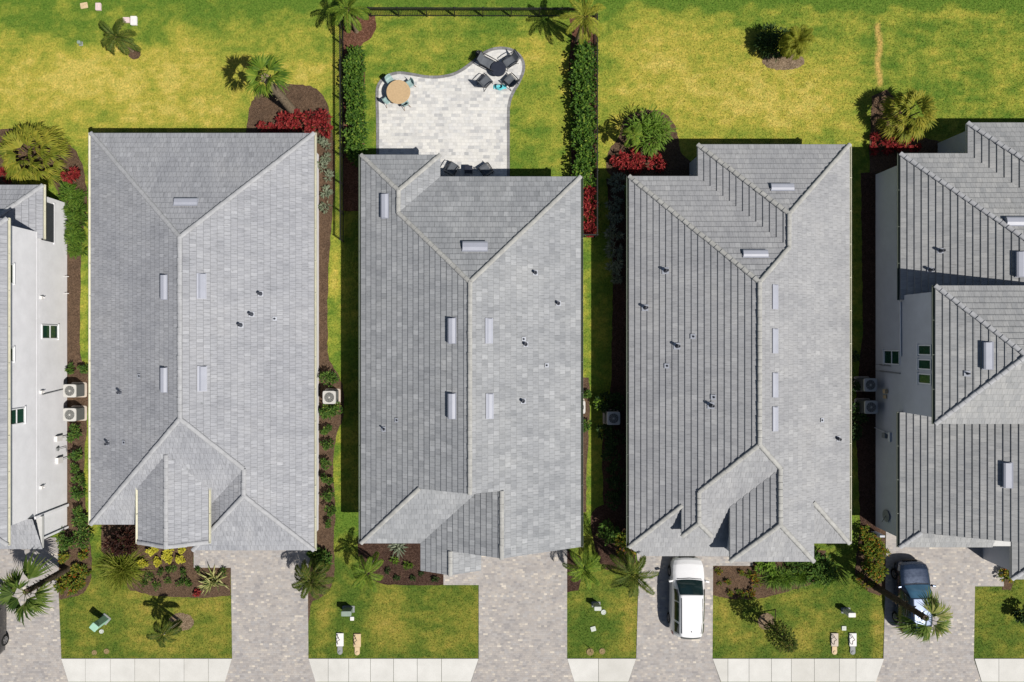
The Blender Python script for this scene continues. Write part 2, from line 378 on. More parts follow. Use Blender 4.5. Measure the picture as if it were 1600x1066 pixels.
# ================================================================== SETTING: lawn, beds, paving
def sm01(e0,e1,x):
    t=np.clip((x-e0)/(e1-e0),0,1); return t*t*(3-2*t)
def cat_closed(pts,n=6):
    out=[]; N=len(pts)
    for i in range(N):
        p0,p1,p2,p3=[np.array(pts[(i+k-1)%N],float) for k in range(4)]
        for j in range(n):
            t=j/n
            out.append(tuple(.5*((2*p1)+(-p0+p2)*t+(2*p0-5*p1+4*p2-p3)*t*t+(-p0+3*p1-3*p2+p3)*t**3)))
    return out
def inpoly(x,y,poly):
    c=np.zeros(x.shape,bool); n=len(poly)
    for i in range(n):
        x1,y1=poly[i]; x2,y2=poly[(i+1)%n]
        if y1==y2: continue
        cond=((y1>y)!=(y2>y)) & (x<(x2-x1)*(y-y1)/(y2-y1)+x1)
        c^=cond
    return c

# yellow / straw patches of dry grass (photo plan coordinates: x, y, rx, ry, amount)
PATCH=[(180,125,330,85,.66),(60,150,110,60,.2),(300,150,90,50,.15),(150,110,60,40,.2),(250,180,90,22,.25),
 (480,115,45,22,.45),(470,60,60,30,.18),(450,160,30,30,.2),
 (1080,130,170,90,.62),(1200,160,110,50,.35),(1000,170,60,60,.1),(1270,130,70,60,.35),(960,100,30,60,-.1),(1040,60,70,30,.2),(1290,190,70,30,.25),
 (1480,110,120,70,.12),(1580,110,40,50,.25),(1400,30,60,12,.25),(1490,25,60,8,.3),
 (700,70,40,25,.25),(735,90,30,20,.15),(845,95,40,25,.42),(845,170,50,25,.35),(640,60,40,20,.1),(880,120,25,60,.1),(660,20,60,6,.3),
 (210,945,40,35,.48),(130,975,22,40,.25),(250,1000,50,18,.42),(320,985,45,35,.35),(180,1010,60,10,.1),(330,950,30,14,.25),
 (505,975,14,55,.5),(600,970,40,35,.42),(640,990,60,30,.2),(700,965,50,18,.35),(610,930,40,20,.2),(715,1000,40,16,.25),
 (985,985,14,40,.6),(970,945,25,18,.3),(960,1010,24,14,.25),
 (1140,985,22,40,.35),(1255,975,32,38,.48),(1280,1000,40,25,.15),(1373,985,11,60,.6),(1205,935,50,14,.25),(1165,1000,40,18,.2),(1125,950,12,20,.3),
 (1550,925,30,10,.25),(1580,1015,30,10,.2),(525,400,8,30,.55),(522,450,10,22,.45),(913,470,8,35,.45),(913,600,7,30,.4),(130,480,8,70,.45),(133,300,6,60,.2)]
GREEN=[(240,60,25,14,.5),(130,62,30,25,.3),(110,35,45,20,.25),(190,45,40,20,.2),(285,155,30,14,.3),(165,180,20,14,.3),(330,160,18,14,.2),(1295,60,25,22,.25),(1030,120,30,10,.25),(500,70,30,18,.2),(350,25,120,14,.3),
 (860,150,25,30,.25),(820,170,40,20,.2),(690,50,40,18,.18),(180,960,30,40,.3),(315,975,18,14,.25),(545,965,22,40,.3),(690,960,30,20,.2),(920,990,30,50,.25),(1230,960,22,18,.25),(1140,1010,30,14,.2),(1310,930,50,50,.2)]
def lawn_fields(PX,PY):
    y=np.full(PX.shape,.22)
    y+= .0
    for (a,b,rx,ry,s) in PATCH: y+= s*np.exp(-((PX-a)/rx)**2-((PY-b)/ry)**2)
    for (a,b,rx,ry,s) in GREEN: y-= s*np.exp(-((PX-a)/rx)**2-((PY-b)/ry)**2)
    top=1-sm01(2,19,PY+5*np.sin(PX/37.0)+4*np.sin(PX/13.0)+3*np.sin(PX/7.1))
    y-= top*(.28+.5*sm01(300,520,PX))*(1-.35*np.exp(-((PX-660)/90)**2))
    straw=np.exp(-((PX-1373-2*np.sin(PY/9))/4.6)**4)*sm01(32,42,PY)*(1-sm01(128,140,PY))
    return y,straw,top
def vnoise(PX,PY,scale,seed,octv=3):
    # smooth value noise, vectorised
    out=np.zeros(PX.shape); amp=1; tot=0
    rg=np.random.default_rng(seed)
    for o in range(octv):
        G=rg.random((256,256)); sx=PX/scale; sy=PY/scale
        ix=np.floor(sx).astype(int); iy=np.floor(sy).astype(int); fx=sx-ix; fy=sy-iy
        fx=fx*fx*(3-2*fx); fy=fy*fy*(3-2*fy)
        a=G[iy%256,ix%256]; b=G[iy%256,(ix+1)%256]; c=G[(iy+1)%256,ix%256]; d=G[(iy+1)%256,(ix+1)%256]
        out+=amp*((a*(1-fx)+b*fx)*(1-fy)+(c*(1-fx)+d*fx)*fy); tot+=amp; amp*=.55; scale*=.47
    return out/tot
def lawn_color(PX,PY):
    y,straw,top=lawn_fields(PX,PY)
    n=vnoise(PX,PY,34,1,4)-.5; n2=vnoise(PX*.55,PY,13,2,3)-.5; n3=vnoise(PX,PY,70,3,2)-.5
    n4=vnoise(PX,PY,7,4,2)-.5; n5=vnoise(PX*.5,PY*1.6,9,6,2)-.5
    y=np.clip(y-.02+.72*n+.55*n2+.2*n3+.45*n4+.42*n5,0,1.1)
    cs=np.array([(.095,.165,.022),(.165,.215,.030),(.245,.265,.040),(.335,.305,.052),(.43,.365,.085)])
    xs=np.array([0,.28,.52,.82,1.1])
    col=np.stack([np.interp(y,xs,cs[:,k]) for k in range(3)],-1)
    front=sm01(800,900,PY)[...,None]
    col=col*(1.13-front*np.array([.32,.34,.25]))
    st=np.array([.56,.38,.12])
    col=col*(1-.85*straw[...,None])+st*.85*straw[...,None]
    # bluish-green vigour in the greenest spots
    return np.clip(col,0,1)

nx,ny=480,320
xs=np.concatenate([[-260,-120,-60],np.linspace(-36,36,nx),[60,120,260]]); ys=np.concatenate([[-260,-120,-50],np.linspace(-24,24,ny),[50,120,260]])
GX,GY=np.meshgrid(xs,ys)
PXg=GX*S+NX; PYg=-GY*S+NY
lc=lawn_color(PXg,PYg)
me=bpy.data.meshes.new('lawn')
V=np.stack([GX,GY,np.zeros_like(GX)],-1).reshape(-1,3)
W_=len(xs); Hn=len(ys)
idx=np.arange(W_*Hn).reshape(Hn,W_)
F=np.stack([idx[:-1,:-1],idx[:-1,1:],idx[1:,1:],idx[1:,:-1]],-1).reshape(-1,4)
me.from_pydata(V.tolist(),[],F.tolist())
ca=me.color_attributes.new('lawn','FLOAT_COLOR','POINT')
ca.data.foreach_set('color',np.concatenate([lc.reshape(-1,3),np.ones((W_*Hn,1))],1).astype(np.float32).ravel())
me.materials.append(M['lawn'])
lawn=bpy.data.objects.new('lawn',me); COL.objects.link(lawn); struct(lawn)

NOGRASS=[]   # plan polygons without grass
def to_w(pts): return [((x-NX)/S,-(y-NY)/S) for x,y in pts]
def sheet(name,pts,z,mat,thick=0.0,grass=False):
    b=MB(); q=to_w(pts)
    if thick: b.prism(q,z-thick,z)
    else: b.poly([(x,y,z) for x,y in q])
    NOGRASS.append(pts)
    return struct(b.build(name,mat))
def bed(pts,mat,z=.012,curve=True,jit=.9):
    p=cat_closed(pts,7) if curve else []
    if not curve:
        for i in range(len(pts)):
            a=np.array(pts[i],float); c=np.array(pts[(i+1)%len(pts)],float); n=max(1,int(np.hypot(*(c-a))/7))
            p+= [tuple(a+(c-a)*k/n) for k in range(n)]
    p=[(x+R.uniform(-jit,jit),y+R.uniform(-jit,jit)) for x,y in p]
    return sheet('mulch_bed',p,z,mat)

# mulch beds
bed([(-20,212),(40,202),(80,208),(108,225),(126,250),(134,285),(137,320),(130,365),(126,420),(126,500),(126,555),(134,572),(140,600),(136,660),(132,720),(133,780),(140,840),(144,885),(140,912),(128,928),(108,933),(88,930),(88,860),(95,820),(95,330),(40,290),(-20,290)],M['mulch'])
bed([(385,225),(387,185),(398,152),(425,136),(460,132),(488,136),(506,152),(516,180),(522,230),(524,290),(518,350),(513,430),(512,520),(514,560),(528,585),(537,610),(536,650),(524,690),(521,740),(524,800),(521,850),(523,895),(512,925),(488,940),(478,938),(478,300),(400,260)],M['mulch'])
bed([(536,24),(586,24),(588,45),(581,59),(567,68),(561,79),(570,100),(569,250),(575,330),(536,330)],M['mulch_red'],curve=False)
bed([(889,24),(932,24),(932,300),(890,300),(896,180),(888,120),(890,85),(894,60)],M['mulch_red'],curve=False)
bed([(955,275),(950,240),(966,215),(974,190),(990,177),(1012,172),(1036,176),(1052,192),(1060,215),(1066,240),(1100,280),(1030,300)],M['mulch'],z=.013)
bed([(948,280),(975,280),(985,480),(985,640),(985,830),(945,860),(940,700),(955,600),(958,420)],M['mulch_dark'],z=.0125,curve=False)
bed([(1358,240),(1360,200),(1362,150),(1385,140),(1405,160),(1412,195),(1440,215),(1490,225),(1500,260),(1400,290),(1360,280)],M['mulch'],curve=False)
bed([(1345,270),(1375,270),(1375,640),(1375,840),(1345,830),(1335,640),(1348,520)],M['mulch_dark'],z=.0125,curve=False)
for (a,b,rx,ry,mm) in ((210,83,10,10,'mulch'),(1224,96,33,14,'mulch_pale'),(1197,971,13,13,'mulch_pale'),(283,972,20,14,'mulch_pale')):
    bed([(a+rx*math.cos(k*.524),b+ry*math.sin(k*.524)) for k in range(12)],M[mm],z=.0135)
bed([(160,800),(320,800),(320,850),(303,850),(303,887),(361,887),(361,930),(330,934),(280,933),(235,930),(205,922),(190,908),(176,880),(158,862)],M['mulch'],curve=False)
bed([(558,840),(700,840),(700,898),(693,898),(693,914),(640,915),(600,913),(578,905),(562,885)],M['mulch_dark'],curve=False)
bed([(1113,884),(1176,884),(1176,860),(1290,860),(1292,895),(1262,915),(1225,926),(1180,937),(1140,936),(1113,930)],M['mulch'],curve=False)
bed([(1348,800),(1384,800),(1384,922),(1375,932),(1358,926),(1343,912),(1336,895),(1338,870),(1342,840)],M['mulch'],curve=False)
bed([(886,860),(905,868),(908,900),(904,922),(886,926)],M['mulch_dark'],curve=False)
bed([(908,590),(920,590),(922,640),(917,720),(916,800),(906,800)],M['mulch'],curve=False)
bed([(925,800),(985,790),(992,860),(990,890),(960,890),(938,880)],M['mulch_dark'],z=.0135)
bed([(1568,880),(1584,880),(1586,905),(1580,922),(1566,922)],M['mulch'],curve=False)

# driveways (clay and cream pavers), all of one paving level
def drive(pts): return sheet('driveway',pts,.03,M['paver'],.05)
drive([(-40,840),(92,840),(92,930),(96,1029),(107,1066),(107,1090),(-40,1090)])
drive([(303,840),(486,840),(486,866),(481,890),(482,1029),(494,1066),(494,1090),(351,1090),(351,1066),(363,1029),(361,887),(303,887)])
drive([(693,866),(886,850),(886,1029),(898,1066),(898,1090),(736,1090),(736,1066),(748,1029),(748,914),(693,914)])
drive([(994,860),(1176,860),(1176,884),(1114,884),(1113,1029),(1126,1066),(1126,1090),(982,1090),(982,1066),(994,1029),(998,890)])
drive([(1384,830),(1568,830),(1568,916),(1523,916),(1521,1029),(1533,1066),(1533,1090),(1366,1090),(1366,1066),(1380,1029),(1383,920)])
# white stepping edge of the last driveway: pale border strips along the drives
def strip(name,a,b,wd,z,mat):
    a=np.array(a,float); b=np.array(b,float); d=(b-a)/np.hypot(*(b-a)); n=np.array([-d[1],d[0]])*wd/2
    return sheet(name,[tuple(a+n),tuple(b+n),tuple(b-n),tuple(a-n)],z,mat)
# sidewalks
def walk(x0,x1,f0,f1,joints):
    b=MB(); ed=[x0]+joints+[x1]
    for i in range(len(ed)-1):
        l,r=ed[i],ed[i+1]; bl=l+(f0 if i==0 else 0); brr=r-(f1 if i==len(ed)-2 else 0)
        q=[(l+.3,1029),(r-.3,1029),(brr-.3,1065),(bl+.3,1065)]
        b.prism(to_w(q),-.05,.045)
        NOGRASS.append([(l,1028),(r,1028),(brr,1066),(bl,1066)])
    b2=MB()
    return struct(b.build('sidewalk',M['concrete']))
walk(96,363,11,11,[134,173,211,250,288,326])
walk(482,748,11,12,[513,545,579,615,652,690])
walk(886,994,11,12,[935])
walk(1113,1381,13,13,[1137,1170,1205,1236,1272,1311,1337])
walk(1522,1690,11,0,[1560,1600,1640])
# street beyond the verge (only its edge could be seen)
sheet('road',[(-900,1120),(2400,1120),(2400,1330),(-900,1330)],.008,M['asphalt'])

# patio
PAT=[(588,300),(588,200),(587,150),(589,134),(597,122),(610,114.5),(626,112),(645,114.5),(665,118),(685,118.5),(705,115),(721,107.5),(738,95),(754,82),(770,75),(787,73.5),(803,77.5),(814,86.5),(820,99),(819.5,113),(812.5,130),(803,147),(798,162),(796.5,185),(796.5,300)]
pc=[PAT[0]]+[p for p in cat_closed(PAT,5)[5:-9]]+[PAT[-1]]
def inset(poly,d):
    out=[]; n=len(poly)
    for i in range(n):
        a=np.array(poly[max(i-1,0)]); c=np.array(poly[min(i+1,n-1)]); t=(c-a)/max(1e-6,np.hypot(*(c-a))); nn=np.array([-t[1],t[0]])
        out.append(tuple(np.array(poly[i])+nn*d))
    return out
inn=inset(pc,4.6)
sheet('patio',pc+[],.035,M['border'],.05).name='patio_border'
sheet('patio',inn,.039,M['patio'])

# ================================================================== FENCE
def fence(name,label,pts_px,step=45.8):
    f=thing(name,label,'fence',(*g(*pts_px[0]),0)); L=f.location.copy(); zt=1.18
    first=None
    for i in range(len(pts_px)-1):
        a=gz(*pts_px[i])-L; c=gz(*pts_px[i+1])-L; Ln=(c-a).length; n=max(1,round(Ln/(step/S)))
        ang=math.atan2((c-a).y,(c-a).x)
        for k in range(n):
            p=a.lerp(c,k/n); q=a.lerp(c,(k+1)/n)
            for e,pp in ((k,p),(k+1,q)):
                if e==k+1 and not(i==len(pts_px)-2 and k==n-1): continue
                b=MB(); b.box((0,0,zt/2),(.075,.075,zt)); b.rbox((0,0,zt+.02),(.095,.095,.04))
                if first is None: o=first=b.build('post',M['fence'],f)
                else: o=first.copy(); COL.objects.link(o); o.parent=f
                o.location=pp; o.rotation_euler=(0,0,ang)
            b=MB(); mid=(p+q)/2; ln=(q-p).length-.06
            for zz in (.12,zt-.18,zt-.03): b.box((mid.x,mid.y,zz),(ln,.045,.045),ang)
            m_=int(ln/.105)
            for j in range(1,m_):
                t=p.lerp(q,j/m_); b.box((t.x,t.y,zt/2-.01),(.019,.019,zt-.09),ang)
            b.build('fence_panel',M['fence'],f)
    return f
fence('metal_fence','black metal picket fence across the back of the yard with the patio',[(536.5,25.5),(929,26.5)])
fence('metal_fence','black metal picket fence beside the dense hedge on the left of the patio yard',[(536.5,26.5),(537,378)])
fence('metal_fence','black picket fence right of the patio yard, turning to the house by red plants',[(929,27.5),(929,371),(908,371)])

# ================================================================== HOUSES
ZE=2.9; PI_=.477
def pl(d,e,ze=ZE,p=PI_):
    k=p/S
    return {'W':lambda x,y:ze+k*(x-e),'E':lambda x,y:ze+k*(e-x),'N':lambda x,y:ze+k*(y-e),'S':lambda x,y:ze+k*(e-y)}[d]
def clip(poly,ax,val,keep_gt):
    out=[]; n=len(poly)
    for i in range(n):
        a=poly[i]; b=poly[(i+1)%n]; da=(a[ax]-val)*(1 if keep_gt else -1); db=(b[ax]-val)*(1 if keep_gt else -1)
        if da>=-1e-9: out.append(a)
        if (da>1e-9 and db<-1e-9) or (da<-1e-9 and db>1e-9):
            t=da/(da-db); out.append((a[0]+(b[0]-a[0])*t,a[1]+(b[1]-a[1])*t))
    return out
class Roof:
    def __init__(s,lift=.05,course=8.0): s.b=MB(); s.lift=lift; s.course=course; s.caps=[]
    def face(s,d,e,poly,ze=ZE,p=PI_,lift=None):
        # poly in plan units; tile courses laid as real overlapping steps
        z=pl(d,e,ze,p); ax=0 if d in 'WE' else 1; sg=1 if d in 'WN' else -1
        lf=s.lift if lift is None else lift
        ins=[sg*(q[ax]-e) for q in poly]; lo=min(ins); hi=max(ins)
        k0=math.floor(lo/s.course-1e-6); k1=math.ceil(hi/s.course+1e-6)
        cs=math.sqrt(1+p*p); ou=R.random()*3
        for k in range(k0,k1):
            a=k*s.course; b_=(k+1)*s.course
            q=clip(poly,ax,e+sg*a,sg>0); 
            if len(q)<3: continue
            q=clip(q,ax,e+sg*b_,sg<0)
            if len(q)<3: continue
            pts=[];uv=[]
            sag=lf*R.uniform(.95,1.05)
            for x,y in q:
                i_=sg*((x,y)[ax]-e); fr=(i_-a)/s.course
                pts.append(((x)/S,-(y)/S,z(x,y)+sag*(1-fr))); uv.append(((y if ax==0 else x)/S+ou,i_/S*cs))
            pa=Vector(pts[0]); nrm=Vector((0,0,0))
            for j in range(1,len(pts)-1): nrm+= (Vector(pts[j])-pa).cross(Vector(pts[j+1])-pa)
            if nrm.length<1e-9: continue
            if nrm.z<0: pts=pts[::-1]; uv=uv[::-1]
            s.b.poly(pts,0,uv)
            # butt faces
            n=len(q)
            for j in range(n):
                u,v=q[j],q[(j+1)%n]
                if abs(sg*(u[ax]-e)-a)<1e-5 and abs(sg*(v[ax]-e)-a)<1e-5 and (abs(u[0]-v[0])+abs(u[1]-v[1]))>.01:
                    A=(u[0]/S,-u[1]/S); B=(v[0]/S,-v[1]/S); zA=z(*u); zB=z(*v)
                    s.b.poly([(A[0],A[1],zA-.02),(B[0],B[1],zB-.02),(B[0],B[1],zB+sag),(A[0],A[1],zA+sag)],0,[((u[1] if ax==0 else u[0])/S+ou,a/S*cs+.05)]*4)
    def hip(s,W,E,N,S_,ends='hh',ze=ZE,p=PI_):
        c=(W+E)/2; h=(E-W)/2; yN=N+h if ends[0]=='h' else N; yS=S_-h if ends[1]=='h' else S_
        s.face('W',W,[(W,N),(c,yN),(c,yS),(W,S_)],ze,p); s.face('E',E,[(E,N),(E,S_),(c,yS),(c,yN)],ze,p)
        if ends[0]=='h': s.face('N',N,[(W,N),(E,N),(c,yN)],ze,p)
        if ends[1]=='h': s.face('S',S_,[(W,S_),(c,yS),(E,S_)],ze,p)
        return c,yN,yS
def cap(parent,name,a,b,mat,wd=.125,ht=.07,seg=.38,jo=.02):
    # a,b = (x,y,z) plan/height; overlapping half-round ridge tiles
    A=Vector((a[0]/S,-a[1]/S,a[2]+.03)); B=Vector((b[0]/S,-b[1]/S,b[2]+.03))
    if A.z>B.z: A,B=B,A          # laid from the low end upwards
    D=B-A; L=D.length; d=D.normalized(); side=d.cross(Vector((0,0,1))).normalized(); up=side.cross(d)
    n=max(1,round(L/seg)); mb=MB()
    for i in range(n):
        p0=A+d*(L*i/n); p1=A+d*(L*(i+1)/n+.05); jz=R.uniform(-.006,.006); js=side*R.uniform(-.008,.008)
        rows=[]
        for p,o,sc_ in ((p0,jo,1.04),(p1,0,.97)):
            row=[]
            for t in range(7):
                an=math.pi*t/6; row.append(p+js+side*(math.cos(an)*wd*sc_)+up*((math.sin(an)**.8 if math.sin(an)>0 else 0)*ht*sc_+o+jz-.02))
            rows.append(row)
        rr=R.random()
        mb.grid(rows,sm=True,r=rr)
        base=[p0+js+side*(math.cos(math.pi*t/6)*wd*1.08)-up*.05 for t in range(7)]
        mb.grid([base,rows[0]],sm=False,r=rr)
        mb.poly(rows[1],r=rr)
    return mb.build(name,mat,parent)
class House:
    def __init__(s,name,label,roofmat_,capmat,lift=.05,course=8.0):
        s.o=thing(name,label,'house'); s.roof=Roof(lift,course); s.rm=roofmat_; s.cm=capmat; s.jo=.012 if lift<.04 else .034; s.walls=MB(); s.sof=MB(); s.k=0
    def wall(s,x0,x1,y0,y1,z1,z0=-.05):
        s.k+=1; j=.0021*s.k
        s.walls.bbox(x0/S,x1/S,-y1/S,-y0/S,z0,z1+j)
    def eave(s,x0,x1,y0,y1,ze=ZE):
        s.k+=1; j=.0023*s.k
        s.sof.bbox((x0+.4)/S,(x1-.4)/S,-(y1-.4)/S,-(y0+.4)/S,ze-.2+j,ze-.012+j*.3)
    def finish(s,wallmat):
        s.rf=s.roof.b.build('roof',s.rm,s.o); s.wl=s.walls.build('wall',wallmat,s.o); s.sof.build('soffit',M['soffit'],s.o)
        for nm,a,b in s.roof.caps: cap(s.rf,nm,a,b,s.cm,jo=s.jo)
    def ridge(s,a,b,z): s.roof.caps.append(('ridge_cap',(*a,z),(*b,z)))
    def hipc(s,a,za,b,zb): s.roof.caps.append(('hip_cap',(*a,za),(*b,zb)))
    def gutter(s,x0,y0,x1,y1,ze,mat,side):
        # side: outward unit (dx,dy) in plan
        b=MB(); a=Vector((x0/S,-y0/S,ze)); c=Vector((x1/S,-y1/S,ze)); n=Vector((side[0],-side[1],0)); d=(c-a).normalized()
        o=.02; prof=[(o,.0),(o,-.12),(o+.06,-.13),(o+.115,-.06),(o+.12,.0),(o+.10,.0),(o+.095,-.05),(o+.02,-.1)]
        rows=[[p+n*u+Vector((0,0,v)) for u,v in prof] for p in (a,c)]
        b.grid(rows,closed=True,sm=False)
        L=(c-a).length; k=max(2,int(L/1.8))
        for i in range(k+1):
            p=a+d*(L*i/k)+n*(o+.06)+Vector((0,0,.004)); b.box(p,(.03 if abs(side[1])<.5 else .03,.03,.012) if False else ((.12,.03,.012) if abs(side[0])>.5 else (.03,.12,.012)))
        b.build('gutter',mat,s.o)
    def vent(s,px,py,d,e,lx,ly,ze=ZE,p=PI_,h=.26):
        # low sheet-metal off-ridge vent lying on plane d; px,py photo position
        z=pl(d,e,ze,p); zz=ze+1.5
        for _ in range(8):
            x=(px-NX)*(H-zz)/H; y=(py-NY)*(H-zz)/H; zz=z(x,y)+.12
        c=Vector((x/S,-y/S,z(x,y)+.03)); sl_=math.atan(p)
        dn={'W':Vector((-1,0,0)),'E':Vector((1,0,0)),'N':Vector((0,1,0)),'S':Vector((0,-1,0))}[d]
        dwn=(dn*math.cos(sl_)-Vector((0,0,math.sin(sl_)))).normalized(); al=Vector((0,0,1)).cross(dn).normalized(); up=al.cross(dwn).normalized()
        if up.z<0: up=-up
        wl=(ly if d in 'WE' else lx)/S/2; dd=(lx if d in 'WE' else ly)/S/2
        b=MB()
        prof=[(-dd,.0),(-dd,.03),(-dd*.35,h*.62),(dd*.55,h*.8),(dd,h*.72),(dd+.01,h*.5),(dd-.03,.02)]
        rows=[[c+dwn*u+up*v+al*q for u,v in prof] for q in (-wl,-wl*.96,wl*.96,wl)]
        b.grid(rows,sm=False); b.poly(rows[0]); b.poly(rows[-1])
        fl=[c+dwn*u+al*v+up*.045 for u,v in ((-dd-.06,-wl-.04),(dd+.05,-wl-.04),(dd+.05,wl+.04),(-dd-.06,wl+.04))]; b.poly(fl)
        b.build('roof_vent',M['vent'],s.rf)
    def vpipe(s,px,py,d,e,h=.24,r_=.055,ze=ZE,p=PI_,flash=.15):
        z=pl(d,e,ze,p); zz=ze+1.5
        for _ in range(8):
            x=(px-NX)*(H-zz)/H; y=(py-NY)*(H-zz)/H; zz=z(x,y)+.1
        c=Vector((x/S,-y/S,z(x,y))); b=MB(); sl_=math.atan(p)
        dn={'W':Vector((-1,0,0)),'E':Vector((1,0,0)),'N':Vector((0,1,0)),'S':Vector((0,-1,0))}[d]
        dwn=(dn*math.cos(sl_)-Vector((0,0,math.sin(sl_)))).normalized(); al=Vector((0,0,1)).cross(dn).normalized(); up=al.cross(dwn); up=up if up.z>0 else -up
        f=flash
        b.poly([c+dwn*u*f+al*v*f+up*.062 for u,v in ((-1,-1),(1,-1),(1,1),(-1,1))],0)
        b.lathe((c.x,c.y,c.z+.03),[(r_+.05,0),(r_+.012,.08),(r_,.09),(r_,h),(r_*.7,h),(r_*.6,h-.06)],12,m=1)
        b.build('vent_pipe',[M['flash'],M['pipe']],s.rf)

def Z(t,ze=ZE,p=PI_): return ze+p*t/S

# ---- house A: second from the left
A=House('house','single-storey house with pale shingled grey roof, one front gable and yellow shrubs by its porch',M['roof_a'],M['cap_pale'],lift=.02)
W,E,N,S_=-573,-246.7,-303.7,268
c,yN,yS=A.roof.hip(W,E,N,S_); zr=Z((E-W)/2)
A.ridge((c,yN),(c,yS),zr); A.hipc((W,N),ZE,(c,yN),zr); A.hipc((E,N),ZE,(c,yN),zr); A.hipc((W,S_),ZE,(c,yS),zr)
A.hipc((c,yS),zr,(-335.5,179.2),Z(88.8))
# garage wing
gW,gS=-424.3,305.6; gc=(gW+E)/2; gh=(E-gW)/2
A.roof.face('W',gW,[(gW,190),(gc,150),(gc,gS-gh),(gW,gS)]); A.roof.face('S',gS,[(gW,gS),(gc,gS-gh),(E,gS)])
A.roof.face('E',E,[(E,268),(gc,268-gh),(gc,gS-gh),(E,gS)])
A.ridge((gc,179.2),(gc,gS-gh),Z(gh)); A.hipc((gW,gS),ZE,(gc,gS-gh),Z(gh)); A.hipc((E,gS),ZE,(gc,gS-gh),Z(gh))
# porch gable
bW,bE,bS,bz=-490,-390,287,4.05; bc=(bW+bE)/2
A.roof.face('W',bW,[(bW,195),(bW,bS),(bc,bS),(bc,150)],bz); A.roof.face('E',bE,[(bE,195),(bc,150),(bc,bS),(bE,bS)],bz)
A.ridge((bc,158),(bc,bS),Z(50,bz)); A.hipc((bW,bS-1.5),bz,(bc,bS-1.5),Z(50,bz)); A.hipc((bE,bS-1.5),bz,(bc,bS-1.5),Z(50,bz))
A.wall(W+13,E-10,N+13,S_-12,2.8); A.wall(gW+11,E-10.5,200,gS-11,2.81); A.wall(bW+9,bE-9,205,bS-9,4.0)
A.walls.poly([((bW+9)/S,-(bS-9)/S,4.0),((bE-9)/S,-(bS-9)/S,4.0),(bc/S,-(bS-9)/S,4.8)])
A.eave(W,E,N,S_); A.eave(gW,E,210,gS); A.eave(bW,bE,205,bS,bz)
A.gutter(E,N,E,gS,ZE,M['gutter_cream'],(1,0)); A.gutter(W,N,W,S_,ZE,M['gutter_cream'],(-1,0)); A.gutter(bE,206,bE,bS,bz,M['gutter_cream'],(1,0)); A.gutter(bW,206,bW,bS,bz,M['gutter_cream'],(-1,0))
A.finish(M['stucco'])
A.vent(290,316,'N',N,32,10,h=.2); 
for q in ((257,449),(257,594)): A.vent(*q,'W',W,9,33)
for q in ((314,447),(315,592)): A.vent(*q,'E',E,10,33,h=.18)
for q in ((168,693),(187,613)): A.vpipe(*q,'W',W,.32,.085)
for q in ((193,692),(217,588)): A.vpipe(*q,'W',W,.1,.03,flash=.12)
for q in ((375,508),(392,491),(406,459)): A.vpipe(*q,'E',E,.32,.085)
A.vpipe(428,498,'E',E,.1,.03,flash=.12)

# ---- house B: the one with the patio
B=House('house','single-storey house with the white patio behind it and flat grey roof tiles',M['roof_b'],M['cap_warm'],lift=.034)
W,E,N,G=-178.5,142.5,-240.2,206.9; c=(W+E)/2; h=(E-W)/2; yN=N+h; zr=Z(h)
pE,pN=-62.6,-272; pcx=(W+pE)/2; ph=(pE-W)/2
B.roof.face('W',W,[(W,N),(c,yN),(c,G),(W,G)]); B.roof.face('E',E,[(E,N),(E,G),(c,G),(c,yN)]); B.roof.face('N',N,[(W,N),(E,N),(c,yN)])
B.roof.face('W',W,[(W,pN),(pcx,pN+ph),(pcx,N+ph),(W,N)]); B.roof.face('E',pE,[(pE,pN),(pE,N),(pcx,N+ph),(pcx,pN+ph)]); B.roof.face('N',pN,[(W,pN),(pE,pN),(pcx,pN+ph)])
fS=295.3; fx=W+(fS-G)
B.roof.face('W',W,[(W,G),(fx,G),(W,fS)]); B.roof.face('S',fS,[(W,fS),(fx,G),(0,G),(0,fS)])
gW=-91.6; gc=(gW+E)/2; gS=300.5
B.roof.face('W',gW,[(gW,G),(gc,G),(gc,gS),(gW,gS)]); B.roof.face('E',E,[(E,G),(E,gS),(gc,gS),(gc,G)])
qE,qS=-2.8,335; qc=(gW+qE)/2
B.roof.face('W',gW,[(gW,gS),(qc,gS),(qc,qS),(gW,qS)]); B.roof.face('E',qE,[(qE,gS-20),(qE,qS),(qc,qS),(qc,gS-20)])
B.ridge((c,yN),(c,G),zr); B.hipc((E,N),ZE,(c,yN),zr); B.hipc((pcx,N+ph),Z(ph),(c,yN),zr); B.ridge((pcx,pN+ph),(pcx,N+ph),Z(ph))
B.hipc((W,pN),ZE,(pcx,pN+ph),Z(ph)); B.hipc((pE,pN),ZE,(pcx,pN+ph),Z(ph)); B.hipc((W,fS),ZE,(fx,G),Z(fS-G))
B.ridge((gc,G),(gc,gS),Z((E-gW)/2)); B.ridge((qc,gS),(qc,qS),Z((qE-gW)/2))
B.wall(W+10,E-10,N+10,G-8,2.8); B.wall(W+11,pE-9,pN+9,N+20,2.81); B.wall(W+12,-40,G-9,fS-10,2.8); B.wall(gW+10,E-11,G-9,gS-10,2.82); B.wall(gW+11,qE-8,gS-11,qS-9,2.8)
for (x0,x1,xc,y,zp) in ((W+10,E-10,c,G-8,zr),(gW+10,E-11,gc,gS-10,Z((E-gW)/2)),(gW+11,qE-8,qc,qS-9,Z((qE-gW)/2))):
    k=1.0
    B.walls.poly([(x0/S,-y/S,2.8),(x1/S,-y/S,2.8),(xc/S,-y/S,zp-.12)])
B.eave(W,E,N,G); B.eave(W,pE,pN,N+20); B.eave(W,-40,G-5,fS); B.eave(gW,E,G-5,gS); B.eave(gW,qE,gS-5,qS)
